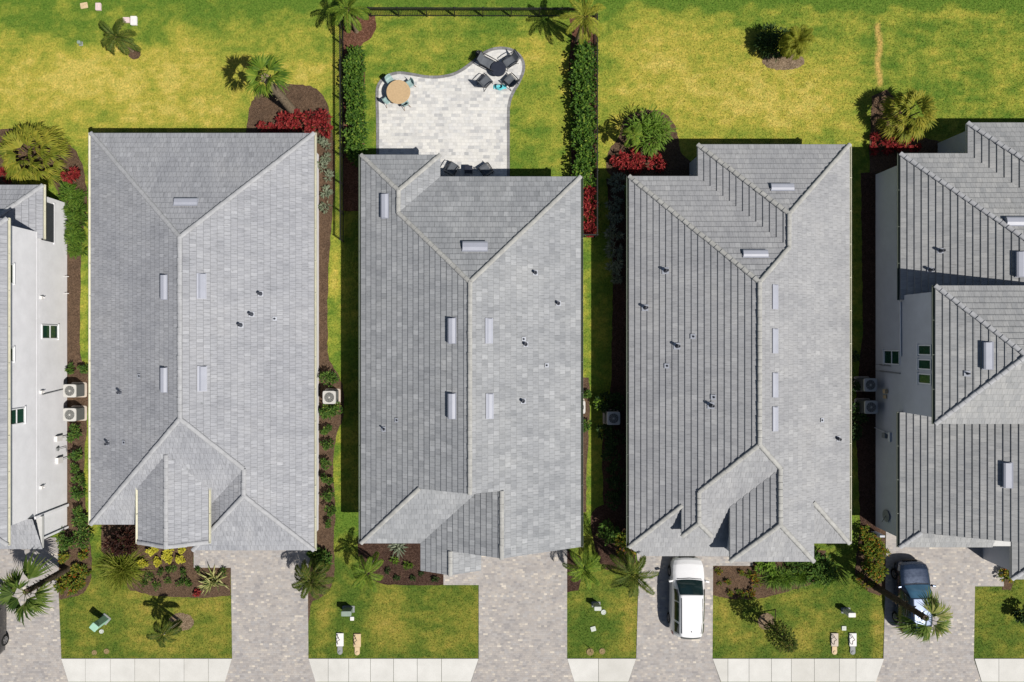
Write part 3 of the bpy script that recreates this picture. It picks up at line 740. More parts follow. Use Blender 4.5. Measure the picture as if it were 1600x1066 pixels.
B.gutter(E,N,E,gS,ZE,M['gutter_shade_tone'],(1,0)); B.gutter(W,pN,W,fS,ZE,M['gutter_shade_tone'],(-1,0))
B.finish(M['stucco'])
B.vent(602,322,'W',W,10,34); B.vent(742,386,'N',N,34,13); 
for q in ((707,517),(707,635)): B.vent(*q,'W',W,10,34)
for q in ((764,517),(765,635)): B.vent(*q,'E',E,9,33,h=.14)
for q in ((836,426),(872,474),(821,538),(817,627)): B.vpipe(*q,'E',E,.32,.085)
for q in ((818,530),(854,571)): B.vpipe(*q,'E',E,.1,.03,flash=.12)
B.vpipe(600,671,'W',W,.32,.05); B.vpipe(620,657,'W',W,.1,.03,flash=.12)

# ---- house C: the one with the white van
C_=House('house','single-storey house with raised front gables, the white van parked in front of it',M['roof_c'],M['cap_warm'],lift=.046)
W,E,N=212.6,534.6,-240.7; S0=301; c=373.6; h=161; yN=N+h; zr=Z(h); yS=S0-h
kx=408.5; ky=S0-(E-kx)
C_.roof.face('W',W,[(W,N),(c,yN),(c,yS),(W,S0)])
C_.roof.face('E',E,[(468,N+66.6),(c,yN),(c,yS),(kx,ky),(kx,252.6),(468,312)]); C_.roof.face('E',E,[(E,N),(468,N+66.6),(468,228.7),(E,295.3)])
nW,nN=313,-287; nc=(nW+E)/2; nh=(E-nW)/2
C_.roof.face('N',N,[(W,N),(E-2,N),(c+1,yN)])
C_.roof.face('N',nN,[(nW,nN),(E,nN),(nc,nN+nh)]); C_.roof.face('W',nW,[(nW,nN),(nc,nN+nh),(nc,N+nh),(nW,N)]); C_.roof.face('E',E,[(E,nN),(E,N),(nc,N+nh),(nc,nN+nh)])
C_.roof.face('S',S0,[(W,S0),(c,yS),(kx,ky),(kx,S0),(kx,316),(233,316)])
C_.roof.face('S',295.3,[(E,295.3),(462,295.3),(468,228.7)])
# raised gables
x1=280.6; r1=302; y1=276.4; z1=Z(x1-W)
C_.roof.face('W',W,[(x1,S0-(x1-W)),(r1,S0-(r1-W)),(r1,y1-21.4),(x1,y1)]); C_.roof.face('S',y1,[(x1,y1),(r1,y1-21.4),(323.4,y1)],z1); C_.roof.face('E',323.4,[(r1,S0-(r1-W)),(r1,y1-21.4),(323.4,y1),(323.4,S0-(r1-W)+21.4)],z1)
x2=349; z2=4.17; y2=312
C_.roof.face('W',x2,[(x2,ky+59.5),(kx,ky),(kx,252.6),(x2,y2)],z2); C_.roof.face('S',y2,[(x2,y2),(kx,252.6),(468,y2)],z2)
C_.ridge((c,yN),(c,yS),zr); C_.hipc((W,N),ZE,(c,yN),zr); C_.hipc((nW,nN),ZE,(nc,nN+nh),Z(nh)); C_.hipc((E,nN),ZE,(nc,nN+nh),Z(nh)); C_.ridge((nc,nN+nh),(nc,N+nh),Z(nh)); C_.hipc((nc,N+nh),Z(nh),(c,yN),zr)
C_.hipc((W,S0),ZE,(x1,S0-(x1-W)),Z(x1-W)); C_.hipc((r1,S0-(r1-W)),Z(r1-W),(c,yS),zr); C_.ridge((r1,S0-(r1-W)),(r1,y1-21.4),Z(r1-W)); C_.hipc((x1,y1),z1,(r1,y1-21.4),Z(r1-W)); C_.hipc((323.4,y1),z1,(r1,y1-21.4),Z(r1-W))
C_.hipc((c,yS),zr,(kx,ky),Z(E-kx)); C_.ridge((kx,ky),(kx,252.6),Z(E-kx)); C_.hipc((x2,y2),z2,(kx,252.6),Z(E-kx)); C_.hipc((468,y2),z2,(kx,252.6),Z(E-kx)); C_.hipc((468,228.7),Z(66.6),(E,295.3),ZE)
C_.wall(W+11,E-10,N+11,290,2.8); C_.wall(nW+9,E-11,nN+9,N+20,2.81); C_.wall(W+24,x2,280,304,2.6); C_.wall(x1+4,320,235,y1-5,4.12); C_.wall(x2+6,462,235,y2-8,4.1)
C_.eave(W,E,N,292); C_.eave(nW,E,nN,N+20); C_.eave(236,x2,290,315.5,2.62); C_.eave(x1,323.4,237,y1,z1); C_.eave(x2,468,236,y2,z2)
C_.gutter(W,N,W,S0,ZE,M['gutter_shade_tone'],(-1,0)); C_.gutter(E,nN,E,295,ZE,M['gutter_cream'],(1,0))
C_.finish(M['stucco_sky_shade'])
C_.vent(1223,293,'N',nN,32,10,h=.2); C_.vent(1181,397,'N',N,34,10,h=.2)
for y in (464,533,602,655): C_.vent(1212,y,'E',E,8,32,h=.11)
for q in ((1041,423),(1009,481),(1059,541),(1112,634)): C_.vpipe(*q,'W',W,.36,.085,flash=.19)
for q in ((1084,526),(1043,572),(1116,621)): C_.vpipe(*q,'W',W,.1,.03,flash=.14)
C_.vpipe(1310,686,'E',E,.32,.085); C_.vpipe(1285,657,'E',E,.1,.03,flash=.12)

# ---- window helper (on a wall whose outward normal is +x or -x), z up
def window(parent,x,yc,z0,wid,hgt,sgn,name='window',mull='h',recess=.06):
    # x in metres: wall plane; yc in metres
    b=MB(); t=.06; o=sgn*.03
    for (ya,yb,za,zb) in ((yc-wid/2,yc+wid/2,z0,z0+t),(yc-wid/2,yc+wid/2,z0+hgt-t,z0+hgt),(yc-wid/2,yc-wid/2+t,z0+t,z0+hgt-t),(yc+wid/2-t,yc+wid/2,z0+t,z0+hgt-t)):
        b.bbox(x,x+sgn*.055,ya,yb,za,zb)
    if mull=='h': b.bbox(x,x+sgn*.05,yc-wid/2+t,yc+wid/2-t,z0+hgt/2-.03,z0+hgt/2+.03)
    b.bbox(x,x+sgn*.09,yc-wid/2-.05,yc+wid/2+.05,z0-.05,z0-.002)
    f=b.build(name,M['frame'],parent)
    b=MB(); b.bbox(x+sgn*.004,x+sgn*.02,yc-wid/2+t+.003,yc+wid/2-t-.003,z0+t+.003,z0+hgt-t-.003); b.build('pane',M['glass'],f)
    return f

# ---- house 1: two-storey house cut by the left edge
L=House('house','two-storey white house cut off by the left edge, its long side wall sunlit',M['roof_a'],M['cap_pale'],lift=.03)
L.roof.hip(-932,-642.5,-166,275.8,ze=6.0)
L.hipc((-642.5,-166),6.0,(-787,-21),Z(144.75,6.0)); L.hipc((-642.5,275.8),6.0,(-787,131),Z(144.75,6.0)); L.ridge((-787.25,-21.2),(-787.25,131),Z(144.75,6.0))
L.roof.face('E',-642.5,[(-642.5,-228),(-642.5,-159),(-711.5,-159)]); L.roof.face('E',-642.5,[(-642.5,-159),(-642.5,-149.5),(-649,-149.5),(-649,-159)])
L.roof.face('N',-228,[(-642.5,-228),(-711.5,-159),(-932,-159),(-932,-228)]); L.hipc((-642.5,-228),ZE,(-711,-159.5),Z(68.5))
L.roof.face('S',303.7,[(-643,303.7),(-643,254),(-932,254),(-932,303.7)])
L.walls.bbox(-37,-26,8.6/1,8.5,0,0.01) if False else None
L.wall(-925,-650,-215,290,2.78); L.wall(-925,-650.05,-159,254,5.8); 
L.walls.bbox(-650.5/S,-647.2/S,-258/S,-254/S,-.05,3.3); L.walls.bbox(-650.5/S,-647.5/S,-292/S,-289/S,-.05,2.7)
L.walls.bbox(-650.6/S,-649.75/S,-253/S,159/S,2.96,3.03)   # storey band
L.eave(-932,-642.5,-166,275.8,6.0); L.eave(-932,-643,-228,-150,ZE); L.eave(-932,-644,256,303.5,ZE)
L.gutter(-642.5,-166,-642.5,275.8,6.0,M['gutter_cream'],(1,0)); L.gutter(-642.5,-228,-642.5,-149,ZE,M['gutter_cream'],(1,0))
L.finish(M['stucco'])
xw=-650/S
window(L.o,xw,.55,1.0,.86,1.6,1); window(L.o,xw,-4.2,4.15,.9,1.4,1); window(L.o,xw,3.7,5.1,1.1,.55,1,mull=''); window(L.o,xw,-.75,5.1,.8,.55,1,mull='')
b=MB(); b.bbox(xw,xw+.03,5.95,8.25,1.42,2.6); b.build('screen_opening',M['ac_dark'],L.o)
b=MB(); b.bbox(xw,xw+.05,5.85,8.35,1.28,1.42); b.build('sill',M['stucco'],L.o)
# meters, boxes and pipes on the sunny wall
for (y,z,dy,dz,nm) in ((-5.95,.75,.32,.55,'meter_box'),(-7.3,.7,.36,.5,'meter_box')):
    b=MB(); b.bbox(xw,xw+.16,y-dy/2,y+dy/2,z,z+dz); b.lathe((0,0,0),[(0,0)],3) if False else None
    b.tube([(xw+.12,y,z),(xw+.12,y,.05)],.025); b.build(nm,M['lid_white'],L.o)
b=MB(); b.tube([(xw+.14,-6.6,1.15),(xw+.05,-6.6,1.15)],.11,12); b.tube([(xw+.1,-6.6,1.05),(xw+.1,-6.6,.3),(xw+.1,-6.9,.25),(xw+.1,-6.9,.02)],.02); b.build('meter',M['lid_grey'],L.o)
for y in (2.55,-3.0,-8.6): 
    b=MB(); b.bbox(xw,xw+.12,y-.09,y+.09,2.55,2.75); b.tube([(xw+.1,y,2.6),(xw+.2,y,2.55)],.03); b.build('wall_light',M['lid_white'],L.o)
b=MB(); b.tube([(xw+.05,-3.15,2.6),(xw+.05,-3.0,.5),(xw+.25,-3.0,.45)],.03); b.tube([(xw+.06,-3.05,.5),(xw+.3,-2.6,.75),(xw+.35,-2.5,.6)],.018); b.build('line_set',M['lid_grey'],L.o)
for y in (4.0,2.95):
    b=MB(); b.tube([(xw,y,.35),(xw+.28,y,.3)],.02); b.build('drain_pipe',M['lid_white'],L.o)

# ---- house 5: two-storey house cut by the right edge
Rr=House('house','two-storey house cut off by the right edge, its shaded side wall with green-glass windows',M['roof_d'],M['cap_pale'],lift=.05)
pu=.42; uW,uN,uS=610,-75,112; uy=18.5; uh=93.5; EX=960
Rr.roof.face('W',uW,[(uW,uN),(uW+uh,uy),(uW,uS)],6.0,pu); Rr.roof.face('N',uN,[(uW,uN),(EX,uN),(EX,uy),(uW+uh,uy)],6.0,pu); Rr.roof.face('S',uS,[(uW,uS),(uW+uh,uy),(EX,uy),(EX,uS)],6.0,pu)
zu=Z(uh,6.0,pu); Rr.ridge((uW+uh,uy),(EX,uy),zu); Rr.hipc((uW,uN),6.0,(uW+uh,uy),zu); Rr.hipc((uW,uS),6.0,(uW+uh,uy),zu)
W,N=608.5,-274
Rr.roof.face('W',W,[(W,N),(W+207,-67),(W,-67)]); Rr.roof.face('W',W,[(W,-67),(616,-67),(616,-60),(W,-60)]); Rr.roof.face('N',N,[(W,N),(EX,N),(EX,-67),(W+207,-67)])
Rr.hipc((W,N),ZE,(W+206,-68),Z(206))
nW,nN=706.5,-318.7; nh=123.5
Rr.roof.face('W',nW,[(nW,nN),(nW+nh,nN+nh),(nW+nh,N+nh),(nW,N)]); Rr.roof.face('N',nN,[(nW,nN),(nW+2*nh,nN),(nW+nh,nN+nh)]); Rr.roof.face('E',nW+2*nh,[(nW+2*nh,nN),(nW+nh,nN+nh),(nW+nh,N+nh),(nW+2*nh,N)])
Rr.hipc((nW,nN),ZE,(nW+nh,nN+nh),Z(nh)); Rr.ridge((nW+nh,nN+nh),(nW+nh,N+nh),Z(nh))
W=607.5
Rr.roof.face('W',W,[(W,104),(770,104),(770,277),(W+24,277),(W,301)]); Rr.roof.face('E',932.5,[(770,104),(770,277),(932.5,277),(932.5,104)]); Rr.roof.face('S',301,[(W,301),(W+24,277),(743,277),(743,301)])
Rr.hipc((W,301),ZE,(W+24,277),Z(24)); Rr.ridge((770,104),(770,277),Z(162.5))
Rr.roof.face('W',771,[(771,277),(771,347.7),(841.7,277)]); Rr.roof.face('S',347.7,[(771,347.7),(841.7,277),(EX,277),(EX,347.7)]); Rr.hipc((771,347.7),ZE,(841,278),Z(70))
Rr.wall(613,950,-260,-60,2.78); Rr.wall(613.05,950,-67,104,5.8); Rr.wall(613.1,950,100,290,2.79); Rr.wall(710,940,-309,-262,2.77); Rr.wall(780,950,270,340,2.78)
Rr.walls.poly([((W+24)/S,-270/S,2.8),(925/S,-270/S,2.8),(770/S,-270/S,5.8)])
Rr.walls.bbox(606/S,613.5/S,-300/S,-297/S,-.05,1.0)
Rr.eave(uW,EX,uN,uS,6.0); Rr.eave(608.5,EX,-274,-66,ZE); Rr.eave(nW,nW+2*nh,nN,N+4,ZE); Rr.eave(607.5,932,103,300,ZE); Rr.eave(771,EX,277,347,ZE)
Rr.gutter(608.5,-274,608.5,-60,ZE,M['gutter_shade_tone'],(-1,0)); Rr.gutter(607.5,104,607.5,301,ZE,M['gutter_shade_tone'],(-1,0)); Rr.gutter(uW,uN,uW,uS,6.0,M['gutter_shade_tone'],(-1,0))
Rr.finish(M['stucco_sky_shade'])
xw2=613/S
window(Rr.o,xw2,-.98,1.0,.86,1.62,-1); 
for y in (12.5,32.5,52.5): window(Rr.o,xw2,-y/S,4.4,.58,1.15,-1,mull='')
for q,d,e,lx,ly in (((1597,413),'W',608.5,11,34),((1576,743),'W',607.5,10,34)): Rr.vent(*q,d,e,lx,ly)
Rr.vent(1592,347,'N',-274,34,12); Rr.vent(1545,556,'W',610,10,35,ze=6.0,p=pu)
Rr.vpipe(1471,392,'W',608.5,.35,.08); Rr.vpipe(1455,422,'W',608.5,.35,.08); Rr.vpipe(1513,584,'W',610,.2,.04,ze=6.0,p=pu)
# shaded wall fittings
b=MB(); b.bbox(xw2-.18,xw2,-5.9,-5.6,1.0,1.35); b.build('meter_box',M['lid_grey'],Rr.o)
b=MB(); b.bbox(xw2-.12,xw2,-6.05,-5.5,1.55,1.75); b.tube([(xw2-.1,-5.6,1.6),(xw2-.1,-5.4,.1)],.03); b.build('meter_box',M['trim'],Rr.o)
b=MB(); b.tube([(xw2-.22,-3.05,1.3),(xw2-.02,-3.05,1.3)],.14,12); b.bbox(xw2-.1,xw2,-3.5,-3.3,1.0,1.3); b.build('hose_reel',M['lid_tan'],Rr.o)
b=MB(); b.tube([(xw2-.05,-1.9,2.7),(xw2-.05,-1.85,.7),(xw2-.3,-1.85,.5)],.03); b.tube([(xw2-.05,-1.5,1.7),(xw2-.05,-1.45,.6),(xw2-.3,-1.45,.55)],.025); b.build('line_set',M['lid_grey'],Rr.o)
b=MB(); b.tube([(xw2-.06,-10.6,1.3),(xw2-.1,-10.6,1.3)],.36,20); b.tube([(xw2-.1,-10.6,1.3),(xw2-.5,-10.9,1.6)],.02); b.build('satellite_dish',M['lid_grey'],Rr.o)
b=MB(); b.tube([(xw2-.05,2.3,2.75),(xw2-.06,-.9,2.78)],.045); b.build('downspout',M['trim'],Rr.o)
def recenter(o,loc):
    loc=Vector(loc)
    for c in KIDS(o): c.location=c.location-loc
    o.location=o.location+loc
for hs,(px,py) in ((A,(-410,0)),(B,(-18,20)),(C_,(374,20)),(L,(-790,40)),(Rr,(780,20))): recenter(hs.o,(px/S,-py/S,0))

# street-side openings (walls facing -y): garage doors with panels, front doors, windows
def front(parent,kind,x0,x1,z0,z1,yp):
    y=-yp/S; x0/=S; x1/=S; b=MB(); t=.08
    if kind=='garage_door':
        n=4; h=(z1-z0)/n
        for k in range(n):
            b.bbox(x0,x1,y-.04,y+.01,z0+k*h+.006,z0+(k+1)*h-.006)
            m=max(2,int((x1-x0)/.7))
            for j in range(m): b.bbox(x0+(x1-x0)*(j+.12)/m,x0+(x1-x0)*(j+.88)/m,y-.055,y-.038,z0+k*h+.1,z0+(k+1)*h-.1)
        return b.build('garage_door',M['trim'],parent)
    for (xa,xb,za,zb) in ((x0,x1,z0,z0+t),(x0,x1,z1-t,z1),(x0,x0+t,z0+t,z1-t),(x1-t,x1,z0+t,z1-t)): b.bbox(xa,xb,y-.06,y+.01,za,zb)
    f=b.build(kind,M['frame'],parent); b=MB(); b.bbox(x0+t+.002,x1-t-.002,y-.03,y-.002,z0+t+.002,z1-t-.002)
    b.build('pane' if kind=='window' else 'door_leaf',M['glass'] if kind=='window' else M['wood_dark'],f); return f
for hs,L_ in ((A,(('garage_door',-395,-275,0,2.2,294.6),('window',-475,-405,.9,2.3,278),('window',-555,-500,.9,2.2,256))),(B,(('garage_door',5,118,0,2.2,290.5),('window',-150,-105,.9,2.2,285.3),('front_door',-60,-28,0,2.2,326))),(C_,(('garage_door',244,338,0,2.15,304),('window',380,440,.9,2.3,304),('window',480,512,.9,2.2,290)))):
    for q in L_:
        f=front(hs.o,*q); f.location=f.location-hs.o.location

# ================================================================== AIR CONDITIONERS
def ac(label,px,py,s=.8,h=.95,padx=0,grp='air conditioning units beside the houses'):
    t=thing('air_conditioner',label,'air conditioner',((px)/S,-(py)/S,.03),0,grp)
    b=MB(); b.rbox((0,0,h/2+.06),(s*.96,s*.96,h-.02),m=0,bev=.01,rc=.07)
    for k in range(22):
        z=.13+k*(h-.16)/22; b.rbox((0,0,z),(s*.985,s*.985,.018),m=0,bev=.003,rc=.07)
    b.build('coil_cabinet',M['ac_side'],t)
    b=MB(); a=s/2
    # top cover: square plate with a round opening
    n=32; rr=s*.385; rows=[]
    def sq(an):
        c_,s_=math.cos(an),math.sin(an); k=max(abs(c_),abs(s_)); q=.94 if abs(abs(c_)-abs(s_))<.25 else 1.0
        return (a*c_/k*q*1.01,a*s_/k*q*1.01)
    for z,f in ((h+.03,'sq'),(h+.075,'sq2'),(h+.08,'c1'),(h+.05,'c2')):
        row=[]
        for k in range(n):
            an=2*math.pi*k/n
            if f=='sq': x,y=sq(an)
            elif f=='sq2': x,y=[v*.97 for v in sq(an)]
            elif f=='c1': x,y=rr*math.cos(an),rr*math.sin(an)
            else: x,y=rr*.97*math.cos(an),rr*.97*math.sin(an)
            row.append((x,y,z))
        rows.append(row)
    b.grid(rows,closed=True,sm=False); b.build('top_cover',M['ac_case'],t)
    b=MB(); b.lathe((0,0,h-.12),[(rr,.12),(rr,0),(0.001,0)],28); b.build('fan_well',M['ac_dark'],t)
    b=MB(); ao=R.uniform(0,2)
    b.lathe((0,0,h-.09),[(.001,.06),(.09,.055),(.1,0)],14)
    for k in range(3):
        an=ao+k*2.094; rows=[]
        for i in range(4):
            r_=.08+(rr-.1)*i/3; row=[]
            for j in range(4):
                q=an+(-.42+.28*j)*(1 if i else .9); row.append((r_*math.cos(q),r_*math.sin(q),h-.08+.02*j))
            rows.append(row)
        b.grid(rows)
    b.build('fan_blades',M['ac_fan'],t)
    b=MB()
    for r_ in [rr*q for q in (.25,.4,.55,.7,.85,.99)]:
        b.tube([(r_*math.cos(2*math.pi*k/28),r_*math.sin(2*math.pi*k/28),h+.085-(.0 if r_>rr*.9 else -.0)) for k in range(29)],.004,4,cap=False)
    for k in range(12):
        an=k*math.pi/6; b.tube([(.06*math.cos(an),.06*math.sin(an),h+.088),(rr*math.cos(an),rr*math.sin(an),h+.084)],.004,4)
    b.lathe((0,0,h+.085),[(.001,.012),(.055,.01),(.06,0)],14)
    b.build('fan_guard',M['ac_case'],t)
    b=MB(); b.rbox((padx,0,0),(s*1.22,s*1.18,.07)); b.build('pad',M['pad'],t)
    return t
ac('sunlit air conditioner against the long white wall, the upper of its pair',-631,76)
ac('sunlit air conditioner against the long white wall, the lower of its pair',-631,112.5)
ac('square air conditioner alone in a sunny mulch strip beside silvery and green shrubs',-235,86)
ac('grey air conditioner half hidden under the right eave of the house behind the patio',146,101)
ac('air conditioner in shade left of the house with the white van, leafy shrubs round it',199,118)
ac('air conditioner in shade against the right-hand two-storey wall, the upper of its pair',591,67)
ac('air conditioner in shade against the right-hand two-storey wall, the lower of its pair',592,101)

# ================================================================== CARS
def cr(xs_,ys_,x):
    # monotone-ish cubic through stations
    return np.interp(x,xs_,ys_)
def car(label,loc,rot,st,paint,name,cat,wheels,ws,roof_y,glass='car_glass',rails=False,side_win=True,length_n=60,belt_drop=.03):
    """st: list of (y, [(w,z)*6]) front (+y) to rear: sill, mid, belt, roof edge, roof shoulder, centre"""
    t=thing(name,label,cat,loc,rot)
    ysn=np.array([s[0] for s in st])[::-1]; P=np.array([s[1] for s in st],float)[::-1]
    def sec(y):
        q=np.array([[np.interp(y,ysn,P[:,k,j]) for j in (0,1)] for k in range(6)]); return q
    # parameter across the half section, with intermediate rounding
    def pt(y,u):
        q=sec(y); k=min(int(u),4); f=u-k
        p0=q[max(k-1,0)];p1=q[k];p2=q[k+1];p3=q[min(k+2,5)]
        if k in (2,): r_=p1+(p2-p1)*f+np.array([.035,0])*math.sin(math.pi*f)*(1 if q[3][1]-q[2][1]>.3 else .3)
        else:
            r_=.5*((2*p1)+(-p0+p2)*f+(2*p0-5*p1+4*p2-p3)*f*f+(-p0+3*p1-3*p2+p3)*f**3)
            lin=p1+(p2-p1)*f; r_=lin+(r_-lin)*.6
        return r_
    yl=max(abs(ysn[0]),abs(ysn[-1]))
    def bow(x,y): return y-.14*x*x*max(-1,min(1,1.6*y/yl))
    us=[0,.35,.7,1,1.3,1.65,2,2.2,2.5,2.8,3,3.3,3.65,4,4.5,5]
    ys_=sorted(set(list(np.linspace(ysn[0],ysn[-1],length_n))+list(ysn)),reverse=True)
    b=MB(); rows=[]
    for y in ys_:
        half=[pt(y,u) for u in us]
        row=[(-p[0],bow(p[0],y),p[1]) for p in half]+[(p[0],bow(p[0],y),p[1]) for p in half[::-1][1:]]
        rows.append(row)
    b.grid(rows,sm=True); b.poly(rows[0]); b.poly(rows[-1]); 
    body=b.build('body',paint,t)
    md=body.modifiers.new('s','SUBSURF'); md.levels=1; md.render_levels=1
    b=MB(); b.box((0,(ys_[0]+ys_[-1])/2,.24),(P[:,0,0].max()*1.75,(ys_[0]-ys_[-1])*.9,.2)); b.build('underbody',M['blackplastic'],t)
    def patch(name,ya,yb,ua,ub,mat,n=8,mu=6,off=.014,both=True,mirror=False,taper=None):
        for sgn in ((1,-1) if both else (1,)):
            bb=MB(); rws=[]
            for i in range(n+1):
                y=ya+(yb-ya)*i/n; rw=[]
                for j in range(mu+1):
                    u=ua+(ub-ua)*j/mu
                    yy=y
                    if taper: yy=y+taper*(j/mu)*( (i/n) )
                    p=pt(yy,u); p2=pt(yy,min(u+.05,5)); pm=pt(yy-.03,u)
                    a=Vector((p2[0]-p[0],0,p2[1]-p[1])) if u<4.95 else Vector((p[0]-pt(yy,u-.05)[0],0,p[1]-pt(yy,u-.05)[1]))
                    c_=Vector((pm[0]-p[0],-.03,pm[1]-p[1])); nn=a.cross(c_)
                    if nn.length>1e-9: nn.normalize()
                    if nn.z<0 or (abs(nn.z)<.15 and nn.x<0): nn=-nn
                    v=Vector((p[0],yy,p[1]))+nn*off
                    rw.append((v.x*sgn,bow(v.x,v.y),v.z))
                rws.append(rw)
            bb.grid(rws,sm=True); bb.build(name,mat,t)
    # windscreen and rear window span full width
    def screen(name,ya,yb,u0,mat):
        bb=MB(); rws=[]; n=8
        for i in range(n+1):
            y=ya+(yb-ya)*i/n; half=[]
            for u in np.linspace(u0,5,7):
                p=pt(y,u); half.append((p[0],bow(p[0],y),p[1]))
            # bow towards the middle
            rws.append([(-x,yy,z) for x,yy,z in half]+[(x,yy,z) for x,yy,z in half[::-1][1:]])
        rr=[]
        for i,rw in enumerate(rws):
            a=Vector(rws[min(i+1,n)][6])-Vector(rws[max(i-1,0)][6]); nn=a.cross(Vector((1,0,0))); nn=nn if nn.z>0 else -nn; nn.normalize()
            rr.append([tuple(Vector(v)+nn*.016) for v in rw])
        bb.grid(rr,sm=True); return bb.build(name,mat,t)
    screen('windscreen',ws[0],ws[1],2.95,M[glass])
    screen('rear_window',roof_y[1],roof_y[2],3.1,M['car_glass'])
    for (a,c,u1) in side_win: patch('side_window',a,c,2.3,2.84,M['car_glass'])
    for (x,y,r_) in wheels:
        for sg in (-1,1):
            b=MB(); prof=[(r_*.62,-.10),(r_*.93,-.105),(r_,-.07),(r_,.07),(r_*.93,.105),(r_*.62,.10)]
            rows=[[( sg*x+z*1.0,y+q*math.cos(k*2*math.pi/24),r_+q*math.sin(k*2*math.pi/24)) for k in range(24)] for q,z in prof]
            b.grid(rows,closed=True); wo=b.build('wheel',M['tyre'],t)
            b=MB(); cx=sg*(x+.085)
            rows=[[(cx+sg*d,y+q*math.cos(k*2*math.pi/20),r_+q*math.sin(k*2*math.pi/20)) for k in range(20)] for q,d in ((r_*.64,.0),(r_*.58,.015),(r_*.5,-.02))]
            b.grid(rows,closed=True)
            for k in range(5):
                an=k*1.2566; d=Vector((0,math.cos(an),math.sin(an))); sd=Vector((0,-math.sin(an),math.cos(an))); c0=Vector((cx,y,r_))
                b.poly([c0+d*.03+sd*.035,c0+d*r_*.55+sd*.03,c0+d*r_*.55-sd*.03,c0+d*.03-sd*.035])
            b.build('rim',M['rim'],wo)
    # mirrors
    ym=ws[0]-.12
    for sg in (-1,1):
        b=MB(); p=pt(ym,2.0); b.rbox((sg*(p[0]+.14),ym,p[1]+.06),(.24,.13,.16),rot=-sg*.2,bev=.04); b.tube([(sg*(p[0]-.03),ym+.02,p[1]),(sg*(p[0]+.06),ym,p[1]+.04)],.03); b.build('wing_mirror',paint,t)
    # lamps
    yf=ysn[-1]; yr=ysn[0]
    patch('headlight',yf-.10,yf-.42,1.45,1.95,M['lampglass'],6,4,.012)
    patch('tail_light',yr+.05,yr+.3,1.5,1.95,M['redlamp'],5,4,.012)
    b=MB(); p=pt(yf,1); b.bbox(-p[0]*.65,p[0]*.65,yf-.03,yf+.012,p[1]-.16,p[1]+.02); b.build('grille',M['blackplastic'],t)
    # shut lines / trims
    b=MB(); cy=ws[0]+.03
    b.tube([(-pt(cy,3.2)[0],cy,pt(cy,3.2)[1]+.012),(0,cy+.06,pt(cy,5)[1]+.016),(pt(cy,3.2)[0],cy,pt(cy,3.2)[1]+.012)],.018,5); b.build('cowl',M['blackplastic'],t)
    if rails:
        for sg in (-1,1):
            ps=[(sg*(pt(y,3)[0]-.06),y,pt(y,3)[1]+.035) for y in np.linspace(roof_y[0]-.15,roof_y[1]+.25,10)]
            b=MB(); b.tube(ps,.022,6); b.build('roof_rail',M['rim'] if rails==1 else M['blackplastic'],t)
        b=MB(); y=roof_y[1]+.45; z=pt(y,5)[1]; b.leaf(Vector((0,y,z)),Vector((0,-1,.55)),Vector((0,0,1)),.16,.05); b.build('antenna',M['blackplastic'],t)
    return t
van=[(2.40,[(.62,.32),(.74,.5),(.72,.62),(.52,.66),(.35,.67),(0,.675)]),
 (2.32,[(.80,.26),(.88,.5),(.84,.70),(.62,.77),(.4,.79),(0,.80)]),
 (2.10,[(.93,.22),(.97,.52),(.93,.80),(.74,.90),(.45,.93),(0,.945)]),
 (1.75,[(.96,.2),(1.0,.55),(.965,.88),(.80,.985),(.5,1.02),(0,1.035)]),
 (1.22,[(.97,.2),(1.01,.58),(.975,.97),(.80,1.10),(.5,1.135),(0,1.15)]),
 (.85,[(.97,.2),(1.01,.6),(.975,1.02),(.74,1.38),(.5,1.44),(0,1.465)]),
 (.42,[(.97,.2),(1.01,.6),(.975,1.04),(.69,1.69),(.45,1.735),(0,1.755)]),
 (-.4,[(.97,.2),(1.01,.6),(.97,1.06),(.68,1.745),(.45,1.79),(0,1.805)]),
 (-1.6,[(.97,.2),(1.01,.6),(.96,1.08),(.65,1.72),(.43,1.765),(0,1.78)]),
 (-2.1,[(.96,.22),(1.0,.62),(.94,1.08),(.62,1.66),(.4,1.71),(0,1.725)]),
 (-2.27,[(.93,.25),(.97,.62),(.90,1.05),(.60,1.45),(.4,1.5),(0,1.52)]),
 (-2.38,[(.86,.3),(.91,.6),(.84,.95),(.6,1.08),(.4,1.1),(0,1.11)]),
 (-2.42,[(.8,.35),(.84,.58),(.76,.80),(.55,.84),(.4,.85),(0,.855)])]
car('white minivan with silver roof rails parked on the pavers nose towards the garage',(313.2/S,-393/S,.03),rad(-1.0),van,M['white_paint'],'minivan','minivan',((.93,1.45,.34),(.93,-1.45,.34)),(1.20,.47),(.42,-2.1,-2.3),rails=2,side_win=((.72,.02,0),(-.05,-1.25,0),(-1.40,-2.0,0)))
